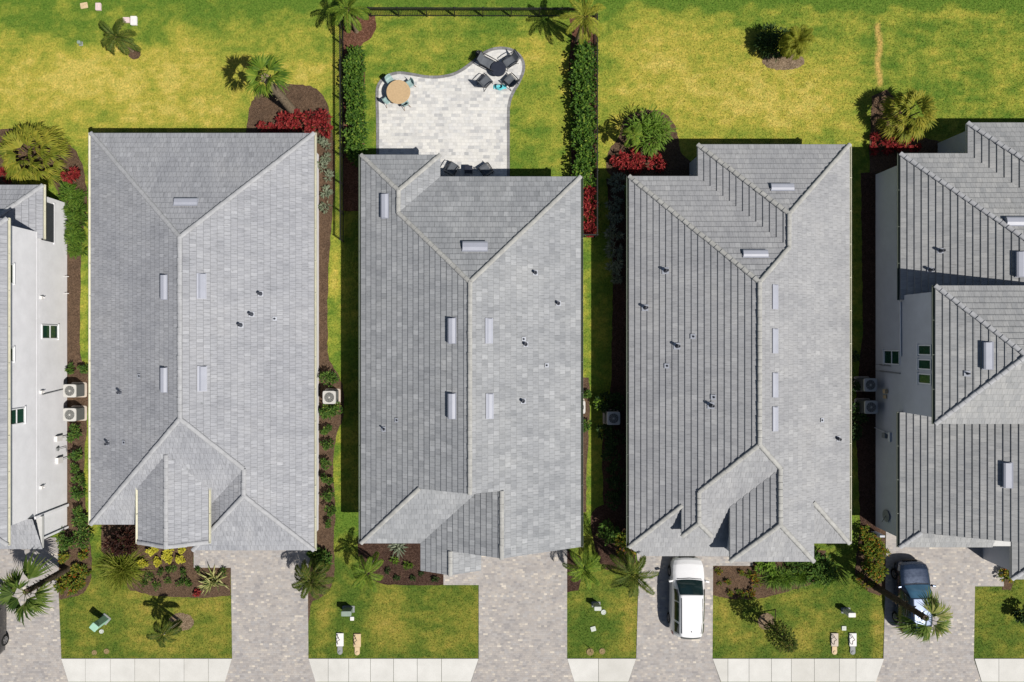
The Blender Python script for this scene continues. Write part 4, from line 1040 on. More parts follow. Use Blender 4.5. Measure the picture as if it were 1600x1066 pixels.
suv=[(2.22,[(.55,.34),(.66,.5),(.62,.66),(.45,.72),(.3,.74),(0,.75)]),
 (2.12,[(.74,.28),(.82,.5),(.78,.76),(.6,.85),(.4,.88),(0,.89)]),
 (1.88,[(.86,.24),(.91,.55),(.87,.86),(.72,.96),(.45,.99),(0,1.005)]),
 (1.4,[(.90,.22),(.94,.58),(.90,.94),(.76,1.03),(.5,1.06),(0,1.075)]),
 (.95,[(.91,.22),(.945,.6),(.905,.99),(.76,1.08),(.5,1.115),(0,1.13)]),
 (.60,[(.91,.22),(.945,.6),(.905,1.01),(.68,1.36),(.45,1.42),(0,1.44)]),
 (.25,[(.91,.22),(.945,.6),(.905,1.02),(.62,1.57),(.4,1.61),(0,1.625)]),
 (-.5,[(.91,.22),(.945,.6),(.90,1.04),(.62,1.61),(.4,1.655),(0,1.67)]),
 (-1.4,[(.91,.22),(.945,.62),(.89,1.06),(.58,1.56),(.38,1.6),(0,1.615)]),
 (-1.75,[(.90,.24),(.935,.64),(.87,1.06),(.56,1.44),(.38,1.48),(0,1.49)]),
 (-2.05,[(.86,.28),(.90,.64),(.83,1.02),(.6,1.10),(.4,1.12),(0,1.13)]),
 (-2.2,[(.76,.34),(.80,.6),(.74,.86),(.55,.90),(.4,.91),(0,.915)]),
 (-2.24,[(.7,.38),(.74,.58),(.68,.72),(.5,.75),(.3,.755),(0,.76)])]
car('dark navy car parked under the leaning palm on the right driveway',(661/S,-394/S,.03),rad(1.5),suv,M['navy_paint'],'parked_car','car',((.86,1.35,.35),(.86,-1.33,.35)),(.93,.29),(.25,-1.4,-2.0),glass='car_glass_sky',side_win=((.5,-.12,0),(-.2,-.95,0),(-1.03,-1.5,0)))
car('charcoal car at the left edge, only its side showing on the left driveway',(-764/S,-430/S,.03),rad(0),suv,M['grey_paint'],'parked_car','car',((.86,1.35,.35),(.86,-1.33,.35)),(.93,.29),(.25,-1.4,-2.0),side_win=((.5,-.12,0),(-.2,-.95,0),(-1.03,-1.5,0)))

# ================================================================== PATIO FURNITURE
pz=.04
def place(px,py,z): x,y=g(px,py,z); return (x,y,pz)
t=thing('dining_table','round pale wood table on the patio, teal chairs round it','table',place(622.5,144,.75))
b=MB(); b.lathe((0,0,.70),[(.70,0),(.735,.01),(.74,.03),(.735,.048),(.72,.052)],40); b.build('tabletop',M['wood'],t)
for k in range(4):
    an=.78+k*math.pi/2; b=MB(); b.tube([(.5*math.cos(an),.5*math.sin(an),0),(.42*math.cos(an),.42*math.sin(an),.70)],[.025,.035]); b.build('leg',M['wood_dark'],t)
def chair(label,px,py,face):
    t=thing('dining_chair',label,'chair',place(px,py,.45),rad(face),'teal chairs round the wooden patio table')
    rows=[]
    for i in range(9):   # shell: seat front -> back top ; local +y = towards table
        s_=i/8; 
        if s_<.55: y=.23-.42*(s_/.55); z=.45-.02*math.sin(math.pi*s_/.55); wd=.23
        else: f=(s_-.55)/.45; y=-.19-.06*f; z=.45+.36*f; wd=.23-.04*f*f
        rows.append([(wd*(j-3)/3, y+(.05*(abs(j-3)/3)**2 if s_>.5 else 0), z+(.035*(abs(j-3)/3)**2 if s_<.6 else 0)) for j in range(7)])
    b=MB(); b.grid(rows); o=b.build('seat_shell',M['teal'],t); md=o.modifiers.new('s','SOLIDIFY'); md.thickness=.018
    for sx in (-1,1):
        for sy in (-1,1):
            b=MB(); b.tube([(sx*.23,sy*.24,0),(sx*.13,sy*.12,.44)],[.013,.018],6); b.build('leg',M['wood_dark'],t)
    return t
for lab,px,py,f in (('teal chair at the patio table, the one nearest the curved border corner',609,126,-135),('teal chair on the upper right side of the wooden patio table',641,131,-220),('teal chair on the lower left side of the wooden patio table',604.5,157.5,-45),('teal chair on the lower side of the wooden patio table, nearest the house',633,162,30)):
    # chairs face the table centre
    cx,cy=622.5,144; dx,dy=cx-px,-(cy-py); chair(lab,px,py,math.degrees(math.atan2(dy,dx))-90)
def lounge(label,px,py,tx,ty,ext=0.0,grp='dark sling lounge chairs on the patio'):
    dx,dy=tx-px,-(ty-py); a=math.atan2(dy,dx)-math.pi/2
    t=thing('lounge_chair',label,'lounge chair',place(px,py,.5),a,grp)
    L1=.30+ext; rows=[]
    prof=[(L1,.36),(L1-.03,.40),(.1,.38),(-.24,.35),(-.33,.45),(-.47,.80),(-.52,.90)]
    for y,z in prof: rows.append([(.27*(j-3)/3,y,z-.02*(1-(abs(j-3)/3)**2)) for j in range(7)])
    b=MB(); b.grid(rows); o=b.build('sling',M['sling'],t); o.modifiers.new('s','SOLIDIFY').thickness=.02
    for sg in (-1,1):
        x=sg*.31
        b=MB(); b.tube([(x,L1,.0),(x,L1-.02,.38),(x,.05,.37),(x,-.25,.34),(x,-.47,.80),(x,-.53,.91)],.02,6); b.tube([(x,-.2,.35),(x,-.45,.0)],.02,6)
        b.build('side_frame',M['frame_dark'],t)
        b=MB(); b.tube([(x*1.02,L1-.05,.40),(x*1.1,L1-.08,.58),(x*1.1,.0,.62),(x*1.08,-.36,.60)],[.02,.028,.03,.025],6); b.build('armrest',M['frame_dark'],t)
    b=MB(); b.tube([(-.31,-.53,.91),(.31,-.53,.91)],.02,6); b.tube([(-.31,L1,.37),(.31,L1,.37)],.02,6); b.build('cross_bar',M['frame_dark'],t)
    return t
lounge('longest of the dark lounge chairs round the dark table, reaching to the curved patio border',760,97,779,107,.42)
lounge('dark lounge chair in the rounded patio end, on the right above the dark table',797,95,779,107,.1)
lounge('dark lounge chair left of the aqua beach things, below the dark table',759,126,779,107)
lounge('dark lounge chair right of the aqua beach things, below the dark table',797,125,779,107)
lounge('dark lounge chair by the house roof edge, half in shadow, on the left',707,262,716,247,grp='dark lounge chairs in the shade of the house')
lounge('dark lounge chair by the house roof edge, half in shadow, on the right',758,264,748,249,grp='dark lounge chairs in the shade of the house')
t=thing('side_table','round dark table between the four lounge chairs','table',place(778.5,108,.5))
b=MB(); b.lathe((0,0,.46),[(.44,0),(.475,.01),(.48,.03),(.47,.045)],32); b.build('tabletop',M['tabletop_dark'],t)
b=MB(); b.lathe((0,0,0),[(.26,0),(.26,.03),(.05,.05),(.045,.46)],16); b.build('pedestal',M['frame_dark'],t)
t=thing('patio_planter','small round black pot on the patio border beside the longest lounge chair','pot',place(748,84.5,.3))
b=MB(); b.lathe((0,0,0),[(.14,0),(.2,.15),(.21,.34),(.18,.35),(.17,.28),(.001,.27)],20); b.build('pot',M['frame_dark'],t)
t=thing('side_table','small dark side table between the two lounge chairs in the shade','table',place(732,265,.45))
b=MB(); b.rbox((0,0,.43),(.5,.5,.03)); b.build('tabletop',M['tabletop_dark'],t)
for sx in(-1,1):
    for sy in(-1,1):
        b=MB(); b.tube([(sx*.22,sy*.22,0),(sx*.22,sy*.22,.42)],.018,6); b.build('leg',M['frame_dark'],t)
t=thing('beach_bag','bright aqua bag and towel lying between two dark lounge chairs','bag',place(780,136,.15))
b=MB(); rows=[]
for i in range(7):
    z=.02+.24*i/6; s_=.26*(1-.25*(i/6)**2); rows.append([(s_*math.cos(k*.524)*(1+.12*math.sin(3*k+i)),s_*.7*math.sin(k*.524)*(1+.1*math.cos(2*k+i)),z+.03*math.sin(k*1.7)) for k in range(12)])
b.grid(rows,closed=True); b.build('sack',M['aqua'],t)
b=MB(); b.grid([[(-.35+.1*i,-.1+.08*j+.03*math.sin(i*2),.03+.02*math.sin(i*1.3+j)) for j in range(4)] for i in range(9)]); b.build('towel',M['aqua'],t)

# ================================================================== UTILITY BOXES AND LIDS
def cabinet(label,px,py,w_,d_,h_,mat,rot=0,name='utility_cabinet',cat='utility box'):
    x,y=g(px,py,h_); t=thing(name,label,cat,(x,y,0),rad(rot))
    b=MB(); b.rbox((0,0,h_/2),(w_*.92,d_*.9,h_),bev=.02,rc=.04); b.build('case',mat,t)
    b=MB(); b.rbox((0,0,h_+.015),(w_,d_,.06),bev=.025,rc=.05); b.build('cover',mat,t)
    b=MB(); b.rbox((0,0,.015),(w_*1.25,d_*1.35,.05)); b.build('base',M['lid_grey'],t)
    return t
cabinet('mint green pedestal standing on the front lawn next to the left driveway',147,980,.46,.42,1.25,M['mint'],-40,'utility_pedestal','utility pedestal')
cabinet('grey green low cabinet on the lawn below the small palm and dark mulch bed',541,959,.62,.32,.75,M['boxgreen'])
cabinet('pale low cabinet on the narrow lawn between two driveways, a round lid at its corner',934,951,.44,.26,.7,M['boxpale'])
cabinet('white low cabinet on the lawn left of the dark navy car',1331,961,.46,.28,.75,M['lid_white'])
cabinet('small dark green box in the yellow grass of the far left backyard',123,66,.2,.2,.25,M['boxgreen'])
def lid(label,px,py,w_,d_,mat,round_=False,rot=0,h=.06,cat='lid'):
    x,y=g(px,py,h); o=MB()
    if round_:
        o.lathe((0,0,0),[(w_*.55,0),(w_*.55,h*.6),(w_*.5,h),(w_*.42,h),(w_*.4,h*.8),(w_*.1,h*.8),(w_*.08,h*1.1)],18)
    else: o.rbox((0,0,h/2),(w_,d_,h),bev=.012); o.rbox((0,0,h+.008),(w_*.25,d_*.25,.02))
    r_=o.build('valve_box',mat); r_.location=(x,y,.0); r_.rotation_euler=(0,0,rad(rot)); tag(r_,label,'valve box'); return r_
lid('round grey lid in the lawn beside the mint green pedestal',158,987,.26,.26,M['boxpale'],True)
lid('small white square lid in the lawn beside the grey green cabinet',550,967,.24,.24,M['lid_white'])
lid('round pale lid touching the pale low cabinet',943,957,.3,.3,M['boxpale'],True)
lid('pale grey lid alone in the middle of the narrow lawn between two driveways',927,983,.32,.3,M['boxpale'],rot=15)
lid('grey square lid in the lawn above the white meter lids',1319,982,.28,.28,M['boxpale'])
lid('white rectangular lid in the lawn beside the small palm, the larger of two',208.5,32,.4,.56,M['lid_white'],h=.12)
lid('pinkish rectangular lid in the lawn beside the small palm, the smaller of two',197,31,.42,.34,M['lid_pink'],h=.1)
lid('pale pink lid near the top edge of the left backyard',153,10,.34,.46,M['lid_pink'],h=.12)
lid('faded pinkish lid at the top edge, leftmost of the pale lids',131,8.5,.46,.36,M['lid_tan'],rot=10,h=.04)
lid('round brown lid at the lawn edge of the left front yard, left of the pair',147,1020,.3,.3,M['lid_brown'],True,h=.03)
lid('round brown lid at the lawn edge of the left front yard, right of the pair',166,1018,.32,.32,M['lid_brown'],True,h=.03)
lid('round brown lid at the lawn edge of the narrow lawn, left of the pair',922,1019,.42,.42,M['lid_brown'],True,h=.04)
lid('round brown lid at the lawn edge of the narrow lawn, right of the pair',941,1018,.36,.36,M['lid_brown'],True,h=.04)
def meter(label,px,py,mat,mat2):
    x,y=g(px,py,.1); t=thing('water_meter',label,'water meter',(x,y,0),0,'water meter vaults by the sidewalk')
    b=MB(); b.rbox((0,0,.05),(.44,.82,.10),bev=.015,rc=.03); b.build('slab',mat,t)
    b=MB(); b.tube([(-.12,-.26,.1),(-.12,-.2,.26),(-.12,.0,.28),(.02,.08,.28),(-.08,.2,.27),(-.12,.3,.24),(-.12,.34,.1)],.022,6); b.build('pipe',M['pipe_dark'],t)
    b=MB(); pts=[(-.15,-.43),(.15,-.43),(.16,-.75)]+[(.16*math.cos(a),-.78-.16*math.sin(a)) for a in np.linspace(0,math.pi,8)]+[(-.16,-.75)]
    b.prism(pts,0,.07); b.lathe((0,-.78,.07),[(.1,0),(.1,.012),(.04,.015)],12); b.build('vault_cover',mat2,t)
    return t
meter('white meter slab with bent dark pipe in the lawn below the grey green cabinet',531,1000,M['lid_white'],M['lid_grey'])
meter('tan meter slab with bent dark pipe in the lawn below the grey green cabinet',558,1001,M['lid_tan'],M['lid_tan'])
meter('cream tan meter slab in the lawn left of the dark navy car',1304.5,1000,M['pad'],M['lid_tan'])
meter('white meter slab in the lawn left of the dark navy car',1333,1000,M['lid_white'],M['lid_grey'])
p=gz(921,1012); o=MB(); o.tube([(0,0,0),(0,0,.75)],.018,6); o=o.build('marker_stake',M['pipe_dark']); o.location=p; tag(o,'thin dark stake by the round brown lids of the narrow lawn','stake')

# ================================================================== PALMS, TREES, SHRUBS
UP=Vector((0,0,1))
def feather(b,base,az,el,L,droop,nl,ll,lw,gravity=.5,twist=0):
    d=Vector((math.cos(az)*math.cos(el),math.sin(az)*math.cos(el),math.sin(el))); p=Vector(base); pts=[p.copy()]; n=12
    for i in range(n):
        d=(d+Vector((0,0,-droop/n*(1+i/n)))).normalized(); p=p+d*(L/n); pts.append(p.copy())
    b.tube(pts,[.022*(1-.8*i/n)+.004 for i in range(n+1)],4,cap=False,sm=True)
    nl=int(nl*1.3); ll=ll*.95; lw=lw*.62; gravity=gravity*.85
    for k in range(nl):
        t=.12+.88*k/(nl-1); f=t*n; i=min(int(f),n-1); q=pts[i].lerp(pts[i+1],f-i); tg=(pts[i+1]-pts[i]).normalized()
        sd=tg.cross(UP); sd=sd.normalized() if sd.length>.05 else Vector((1,0,0)); nn=sd.cross(tg)
        l=ll*(math.sin(math.pi*(t*.82+.13))**.7)*R.uniform(.85,1.1)
        for sg in (-1,1):
            dd=(sd*sg+tg*(.75+.6*t)+nn*R.uniform(-.15,.45)).normalized(); 
            a=q; m_=q+dd*l*.55; e=q+dd*l-UP*(l*gravity*R.uniform(.6,1.2)); wv=dd.cross(nn).normalized()*lw*.5*R.uniform(.8,1.2)
            r_=min(1,max(0,R.gauss(.5,.22)))
            b.poly([a,m_+wv,e,m_-wv],r=r_)
def fanleaf(b,base,az,el,Lp,Rf,nb,spread=2.4,droop=.35,bw=.30):
    d=Vector((math.cos(az)*math.cos(el),math.sin(az)*math.cos(el),math.sin(el))); p=Vector(base); q=p+d*Lp-UP*(.08*Lp)
    b.tube([p,p.lerp(q,.5)+UP*.03*Lp,q],[.02,.016,.012],4,cap=False)
    sd=d.cross(UP).normalized(); nn=sd.cross(d).normalized(); r0=R.gauss(.5,.18)
    fd=(d*.9-UP*.1).normalized()
    for k in range(nb):
        a=-spread/2+spread*k/(nb-1)+R.uniform(-.05,.05); dd=(fd*math.cos(a)+sd*math.sin(a)+nn*(.15-.35*abs(math.sin(a)))).normalized()
        l=Rf*(1-.22*(abs(a)/(spread/2))**2)*R.uniform(.85,1.12); wv=(dd.cross(nn)).normalized()*l*spread/nb*bw
        off=nn*.03*(1 if k%2 else -1); q0=q-d*.10*Lp*R.random()
        m1=q0+dd*l*.42+off; m2=q0+dd*l*.75-UP*(droop*l*.25); e=q0+dd*l-UP*(droop*l*R.uniform(.5,1.3)); rr=min(1,max(0,r0+R.gauss(0,.22)))
        b.poly([q0,m1+wv,m2+wv*.55,m2-wv*.55,m1-wv],r=rr); b.poly([m2+wv*.55,e,m2-wv*.55],r=min(1,rr+.15))
def trunk(b,h,r0,r1,lean=(0,0),rings=True,n=12):
    k=max(6,int(h/.16)); pts=[];rs=[]
    for i in range(k+1):
        t=i/k; pts.append((lean[0]*t*t,lean[1]*t*t,h*t)); rs.append((r0+(r1-r0)*min(1,t*1.6))*(1+(.10 if (rings and i%2) else 0))*(1.25 if i==0 else 1))
    b.tube(pts,rs,n)
def palm(label,px,py,zc,kind='feather',nf=16,L=1.5,mat='palm_bright',r=.13,tm='trunk',el=(-.2,1.1),ll=.42,lw=.05,nl=34,droop=1.0,stakes=0,off=0,name='palm_tree',az0=None,stub=True,gap=None):
    R.seed(int(px*13+py*7))
    x,y=g(px,py,zc); t=thing(name,label,'palm tree',(x,y,0))
    b=MB(); trunk(b,zc,r,r*.8)
    if stub and kind=='fan':
        for k in range(26):
            a=k*2.4; z=zc*(.35+.6*k/26); d=Vector((math.cos(a),math.sin(a),.9)); q=Vector((math.cos(a)*r*.8,math.sin(a)*r*.8,z)); b.leaf(q,d,UP,.24,.09,droop=0)
    b.build('trunk',M[tm],t)
    b=MB(); a0=R.uniform(0,6) if az0 is None else az0
    for i in range(nf):
        f=i/max(1,nf-1); e=el[0]+(el[1]-el[0])*f; az=a0+i*2.39996+R.uniform(-.18,.18); l=L*R.uniform(.85,1.1)*(1-.12*f)
        if gap and abs(((az-gap+math.pi)%(2*math.pi))-math.pi)<.6 and e<.7: continue
        if kind=='feather': feather(b,(0,0,zc-.05+.12*f),az,e,l,droop*R.uniform(.8,1.2),nl,ll,lw)
        else: fanleaf(b,(0,0,zc-.05+.1*f),az,e,l*.34,l*.66,16,spread=2.0,droop=.35*droop,bw=.40)
    b.build('crown',M[mat],t)
    for k in range(stakes):
        a=2.6+k*2.094; bb=MB(); bb.tube([(1.0*math.cos(a),1.0*math.sin(a),0),(.08*math.cos(a),.08*math.sin(a),zc*.62)],.035,6); bb.build('stake',M['trunk_pale'],t)
    return t
palm('palm with bright feathery fronds at the top left corner of the fenced patio yard',543,15,2.9,nf=14,L=1.55,mat='palm_bright',ll=.36,r=.13)
palm('yellow-green feathery palm at the top right corner of the fenced patio yard',913,26,3.3,nf=15,L=1.6,mat='palm_yellow',ll=.36,r=.13)
palm('tall bright palm with stout fibrous trunk in the mulch bed with red shrubs',414,121,5.9,'fan',nf=12,L=1.65,mat='palm_bright',r=.27,el=(-.3,.9),droop=1.1,az0=.4,gap=-.85)
palm('small staked palm with one flop of fronds beside the white lids in the left backyard',181,58,2.0,nf=13,L=1.35,mat='palm_olive',r=.09,ll=.38,tm='trunk',stakes=1,droop=1.2)
palm('fan palm leaning over the left driveway beside the charcoal car',40,925,4.0,'fan',nf=12,L=2.1,mat='fan_grey',r=.2,tm='trunk_dark',el=(-.35,.9),droop=1.2,az0=.5,gap=.5)
palm('fan palm with dark trunk leaning over the dark navy car',1447,966,5.0,'fan',nf=13,L=1.85,mat='fan_grey',r=.2,tm='trunk_dark',el=(-.4,.9),droop=1.2,az0=.2,gap=2.4)
palm('young palm with short dark fronds in a dry mulch ring, left front lawn',256,990,2.1,nf=10,L=1.15,mat='palm_olive',r=.09,ll=.36,lw=.06,tm='trunk_pale',droop=1.3)
palm('dense dark palm overhanging the edge of the driveway below the house with yellow shrubs',486,906,2.3,nf=18,L=1.5,mat='palm_olive',ll=.40,lw=.06,r=.11,droop=1.1)
palm('slim light green palm at the corner of the dark mulch bed',573,895,2.3,nf=10,L=1.3,mat='palm_bright',ll=.36,r=.07,tm='trunk_pale',droop=1.0)
palm('small light green palm at the upper left corner of the narrow lawn between two driveways',913,889,2.2,nf=12,L=1.45,mat='palm_bright',ll=.34,lw=.05,r=.08,droop=1.0)
palm('large dense palm reaching over the driveway left of the white van',988,897,3.0,nf=16,L=1.75,mat='palm_olive',ll=.40,lw=.055,r=.12,droop=1.0)
palm('fine-leaved palm in the top right backyard, in an oval ring of dry mulch',1246,64,2.4,nf=24,L=1.05,mat='palm_lawn',ll=.42,lw=.06,r=.12,nl=30,droop=1.1,el=(-.4,1.3))
# multi-stem and trunkless fan palms
def clump(label,px,py,h,Rr_,n,mat,kind='fan',name='fan_palm_clump',seedk=0,L=1.0,cat='palm'):
    R.seed(int(px*3+py)+seedk); x,y=g(px,py,h); t=thing(name,label,cat,(x,y,0)); b=MB(); st=MB()
    for k in range(5):
        a=k*1.26; st.tube([(.12*math.cos(a),.12*math.sin(a),0),(.3*Rr_*math.cos(a),.3*Rr_*math.sin(a),h*.75)],[.06,.035],6)
    st.build('stem',M['trunk_dark'],t)
    for i in range(n):
        f=i/n; az=i*2.39996; rr=Rr_*math.sqrt(f)*.8; z=h*(.98-.55*f*f); el=.85-1.05*f+R.uniform(-.15,.15)
        base=(rr*.75*math.cos(az),rr*.75*math.sin(az),z-.25)
        if kind=='fan': fanleaf(b,base,az+R.uniform(-.5,.5),el,.25*L,.62*L*R.uniform(.85,1.15),13,spread=2.3,droop=.35,bw=.36)
        else: feather(b,base,az+R.uniform(-.4,.4),el,L*R.uniform(.8,1.1),1.0,22,.3,.045)
    b.build('crown',M[mat],t); return t
clump('broad bushy fan palm clump by the white two-storey house, red shrubs at its foot',36,238,1.8,2.1,64,'palm_yellow','fan',L=1.3)
clump('yellow-green fan palm clump with a black shadow on its left, above red shrubs',1436,170,2.4,1.4,40,'palm_yellow','fan',L=1.2)
def bush(name,label,cat,px,py,h,rx,ry,n,ls,mat,lw=.55,stems=5,group=None,z0=.0,flat=.0,spread=1.0,hide=False,sm='stem',rot=0):
    R.seed(int(px*17+py*5)+n); x,y=g(px,py,h*.7); t=thing(name,label,cat,(x,y,0),rot,group)
    b=MB()
    for k in range(stems):
        a=k*6.283/max(1,stems)+R.uniform(-.3,.3); q=R.uniform(.4,.75); b.tube([(.04*math.cos(a),.04*math.sin(a),0),(rx*q*.5*math.cos(a),ry*q*.5*math.sin(a),h*.45),(rx*q*math.cos(a),ry*q*math.sin(a),h*.85)],[.022,.015,.006],5,cap=False)
    b.build('stem',M[sm],t)
    b=MB(); nc=max(4,int(n/22)); cl=[]
    for k in range(nc):
        a=R.uniform(0,6.283); q=math.sqrt(R.random())*.85; z=h*(.30+.62*R.random()*math.sqrt(max(0,1-q*q*.7))); cl.append(Vector((rx*q*math.cos(a),ry*q*math.sin(a),z)))
    for i in range(n):
        c=cl[i%nc]; o=Vector((R.gauss(0,1),R.gauss(0,1),R.gauss(0,.8))); o=o.normalized()*R.uniform(.3,1)
        p=c+Vector((o.x*rx*.33,o.y*ry*.33,o.z*h*.22)); p.z=max(.04,p.z)
        d=Vector((o.x+p.x/rx*.5,o.y+p.y/ry*.5,abs(o.z)*.6+R.uniform(-.25,.45)))
        b.leaf(p,d,UP if abs(d.normalized().z)<.95 else Vector((1,0,0)),ls*R.uniform(.7,1.25),ls*lw,droop=.2,r=min(1,max(0,.5+.28*(p.z/h-.5)+R.gauss(0,.22))))
    b.build('foliage',M[mat],t); return t
bush('palm_shrub','round light green spiky shrub in a round mulch bed above red shrubs','shrub',1014,203,1.9,1.15,1.15,900,.5,'shrub_lime',lw=.13,stems=8)
palm('small dark-shadowed palm beside the round light green spiky shrub, right of the fenced yard',990,212,2.2,nf=8,L=.8,mat='palm_bright',r=.08,ll=.3,lw=.05)
bush('shadow_shrub','dark shrub standing in for palm shadow and fronds, oval ring, top right backyard','shrub',1211,64,1.2,.95,.95,900,.3,'shrub_dark',lw=.2,stems=6)  # added bush that darkens the palm's shadow, also stands for its dark fronds
# hedges inside the patio fence
def hedge(label,x0,x1,ya,yb,h,n,mat='hedge'):
    R.seed(n); cx=(x0+x1)/2; cy=(ya+yb)/2; t=thing('hedge',label,'hedge',(*g(cx,cy,h*.6),0)); k=(H-h*.6)/H/S
    w_=(x1-x0)*k/2; L_=(yb-ya)*k/2
    st=MB(); b=MB(); m=int((yb-ya)/13)
    cs=[]
    for i in range(m):
        yy=-L_+2*L_*(i+.5)/m; st.tube([(R.uniform(-.1,.1),yy,0),(R.uniform(-.2,.2),yy,h*.7)],[.03,.012],5)
        for j in range(9): cs.append((R.uniform(-w_*.72,w_*.72),yy+R.uniform(-.3,.3),h*R.uniform(.35,.9)))
    st.build('stem',M['stem'],t)
    for i in range(n):
        c=cs[i%len(cs)]; o=Vector((R.gauss(0,1),R.gauss(0,1),R.gauss(0,1))).normalized()*R.uniform(.35,1.0)
        p=Vector(c)+Vector((o.x*.30,o.y*.34,o.z*.33)); p.z=max(.1,p.z); d=Vector((o.x,o.y,abs(o.z)*.5+R.uniform(-.3,.4)))
        b.leaf(p,d,UP if abs(d.normalized().z)<.95 else Vector((1,0,0)),R.uniform(.13,.24),.11,droop=.2,r=min(1,max(0,.42+.3*(p.z/h-.6)+R.gauss(0,.24))))
    b.build('foliage',M[mat],t); return t
hedge('dense green hedge inside the left fence of the patio yard',541,569,80,250,1.15,4600)
hedge('dense glossy green hedge inside the right fence of the patio yard',893,932,70,284,1.2,5600)

def many(spec,name,label,cat,group,h,rx,n,ls,mat,protos=3,**kw):
    """spec: list of (px,py,scale[,label]); a few originals, the rest copied part by part"""
    pr=[]
    for i,sp in enumerate(spec):
        px,py,s_=sp[:3]; lab=sp[3] if len(sp)>3 else label
        if i<protos:
            o=bush(name,lab,cat,px,py,h*s_,rx*s_,rx*s_,n,ls,mat,group=group,**kw); pr.append((o,s_))
        else:
            o,s0=pr[i%protos]; x,y=g(px,py,h*s_*.7); dup(o,(x,y,0),(i*1.7)%6.28,lab,group,s_/s0)
RED='red-leaved croton shrubs'
many([(443,186,1.05),(461,182,1.15),(486,180,1.15),(503,182,1.05),(486,198,1.05),(504,199,1.15),(444,199,.9),(462,198,.9)],'red_shrub','red croton shrub in the cluster at the foot of the stout fibrous palm trunk','shrub',RED,.75,.38,180,.24,'red',lw=.4)
many([(410,199,.7),(427,200,.65)],'red_shrub','small red croton shrub by the roof edge at the left end of the red cluster','shrub',RED,.7,.4,130,.22,'red',protos=2,lw=.4)
many([(108,273,1.2)],'red_shrub','red croton shrub at the lower right of the broad fan palm clump','shrub',RED,.75,.42,260,.24,'red',protos=1,lw=.4)
many([(8,273,.9)],'red_shrub','red croton shrub at the left edge, below the broad fan palm clump','shrub',RED,.75,.42,160,.24,'red',protos=1,lw=.4)
many([(965,246,1.0),(980,252,1.05),(997,243,1.1),(1008,257,1.1),(1024,247,1.0),(1033,258,.9),(972,260,.9),(990,262,.9)],'red_shrub','red croton shrub in the row below the palm clump in a round mulch bed','shrub',RED,.75,.36,150,.24,'red',lw=.4)
many([(919,296,.95),(920,318,1.05),(921,334,1.0),(919,350,1.0),(922,362,.95)],'red_shrub','red croton shrub in the strip at the lower end of the right patio hedge','shrub',RED,.75,.36,150,.24,'red',lw=.4)
many([(1375,217,1.0),(1390,226,1.0),(1402,215,1.1),(1420,220,1.0),(1366,231,.8),(1405,230,.95),(1430,231,.8)],'red_shrub','red croton shrub in the row below the yellow-green fan palm clump','shrub',RED,.75,.36,150,.24,'red',lw=.4)
many([(235,861,1),(245,879,.95),(223,879,.95),(262,859,1),(262,874,1),(281,858,1),(281,874,.95),(241,858,.9),(258,867,.9)],'golden_shrub','bright golden yellow shrub in front of the porch gable','shrub','golden shrubs by the porch',.45,.26,200,.12,'yellow',lw=.7,stems=3)
many([(507,228,1.1),(508,246,1.0),(504,262,1.2),(511,274,1.1),(508,300,1.2),(509,322,1.2),(500,216,1.0)],'silver_plant','silvery green plant in the mulch strip right of the house with yellow shrubs','plant','silver plants in the mulch strip',.4,.26,60,.24,'silver',lw=.28,stems=3)
G1='green shrubs along the house side beds'
many([(513,594,1.25,'green shrub right above the lone air conditioner'),(522,642,1.2,'green shrub right below the lone air conditioner, farther from the wall'),(510,644,.9,'green shrub right below the lone air conditioner, nearer the wall')],'side_shrub','','shrub',G1,.8,.42,300,.17,'shrub',lw=.5)
many([(508,671,1.0),(510,697,1.15),(510,725,1.0),(511,748,1.1),(512,777,1.25),(515,797,1.0),(514,819,.8)],'side_shrub','green shrub in the row running down from the lone sunlit air conditioner','shrub',G1,.75,.31,200,.15,'shrub',lw=.5)
many([(111,577,.9),(130,577,.9),(116,668,1.0),(115,684,1.05),(118,712,1.1),(115,733,1.0),(121,752,1.1),(119,773,1.2),(120,797,1.0)],'side_shrub','green shrub in the mulch strip along the long white side wall','shrub',G1,.75,.32,200,.15,'shrub',lw=.5)
many([(98,843,1.5,'large green shrub in the mulch at the garage corner of the white two-storey house'),(126,842,1.35,'large dark green shrub in the mulch, right of the shrub at the white garage corner'),(125,815,1.0,'dark shrub at the front end of the mulch strip along the long white side wall')],'side_shrub','','shrub',G1,.8,.42,300,.18,'shrub',lw=.5)
many([(100,872,1.0),(130,868,.8),(133,893,.9),(118,888,.8),(96,915,1.15),(112,916,1.15),(124,912,1.0),(106,905,1.0)],'croton_shrub','orange and green mottled shrub at the foot of the fan palm over the left driveway','shrub','mottled crotons by the left driveway',.55,.36,170,.19,'orange',lw=.4)
# green border plants near the white wall (liriope tufts, clumps)
many([(102,300,1),(112,305,1),(120,312,1),(118,330,1.1),(119,347,1.1),(112,325,.9),(120,365,1.0),(115,378,1.0),(119,390,.95),(100,312,.6),(112,358,.9)],'liriope_clump','grassy green clump in the planting beside the white wall, below the red shrub','plant','grassy clumps beside the white wall',.55,.42,190,.42,'ground_green',lw=.12,stems=2)
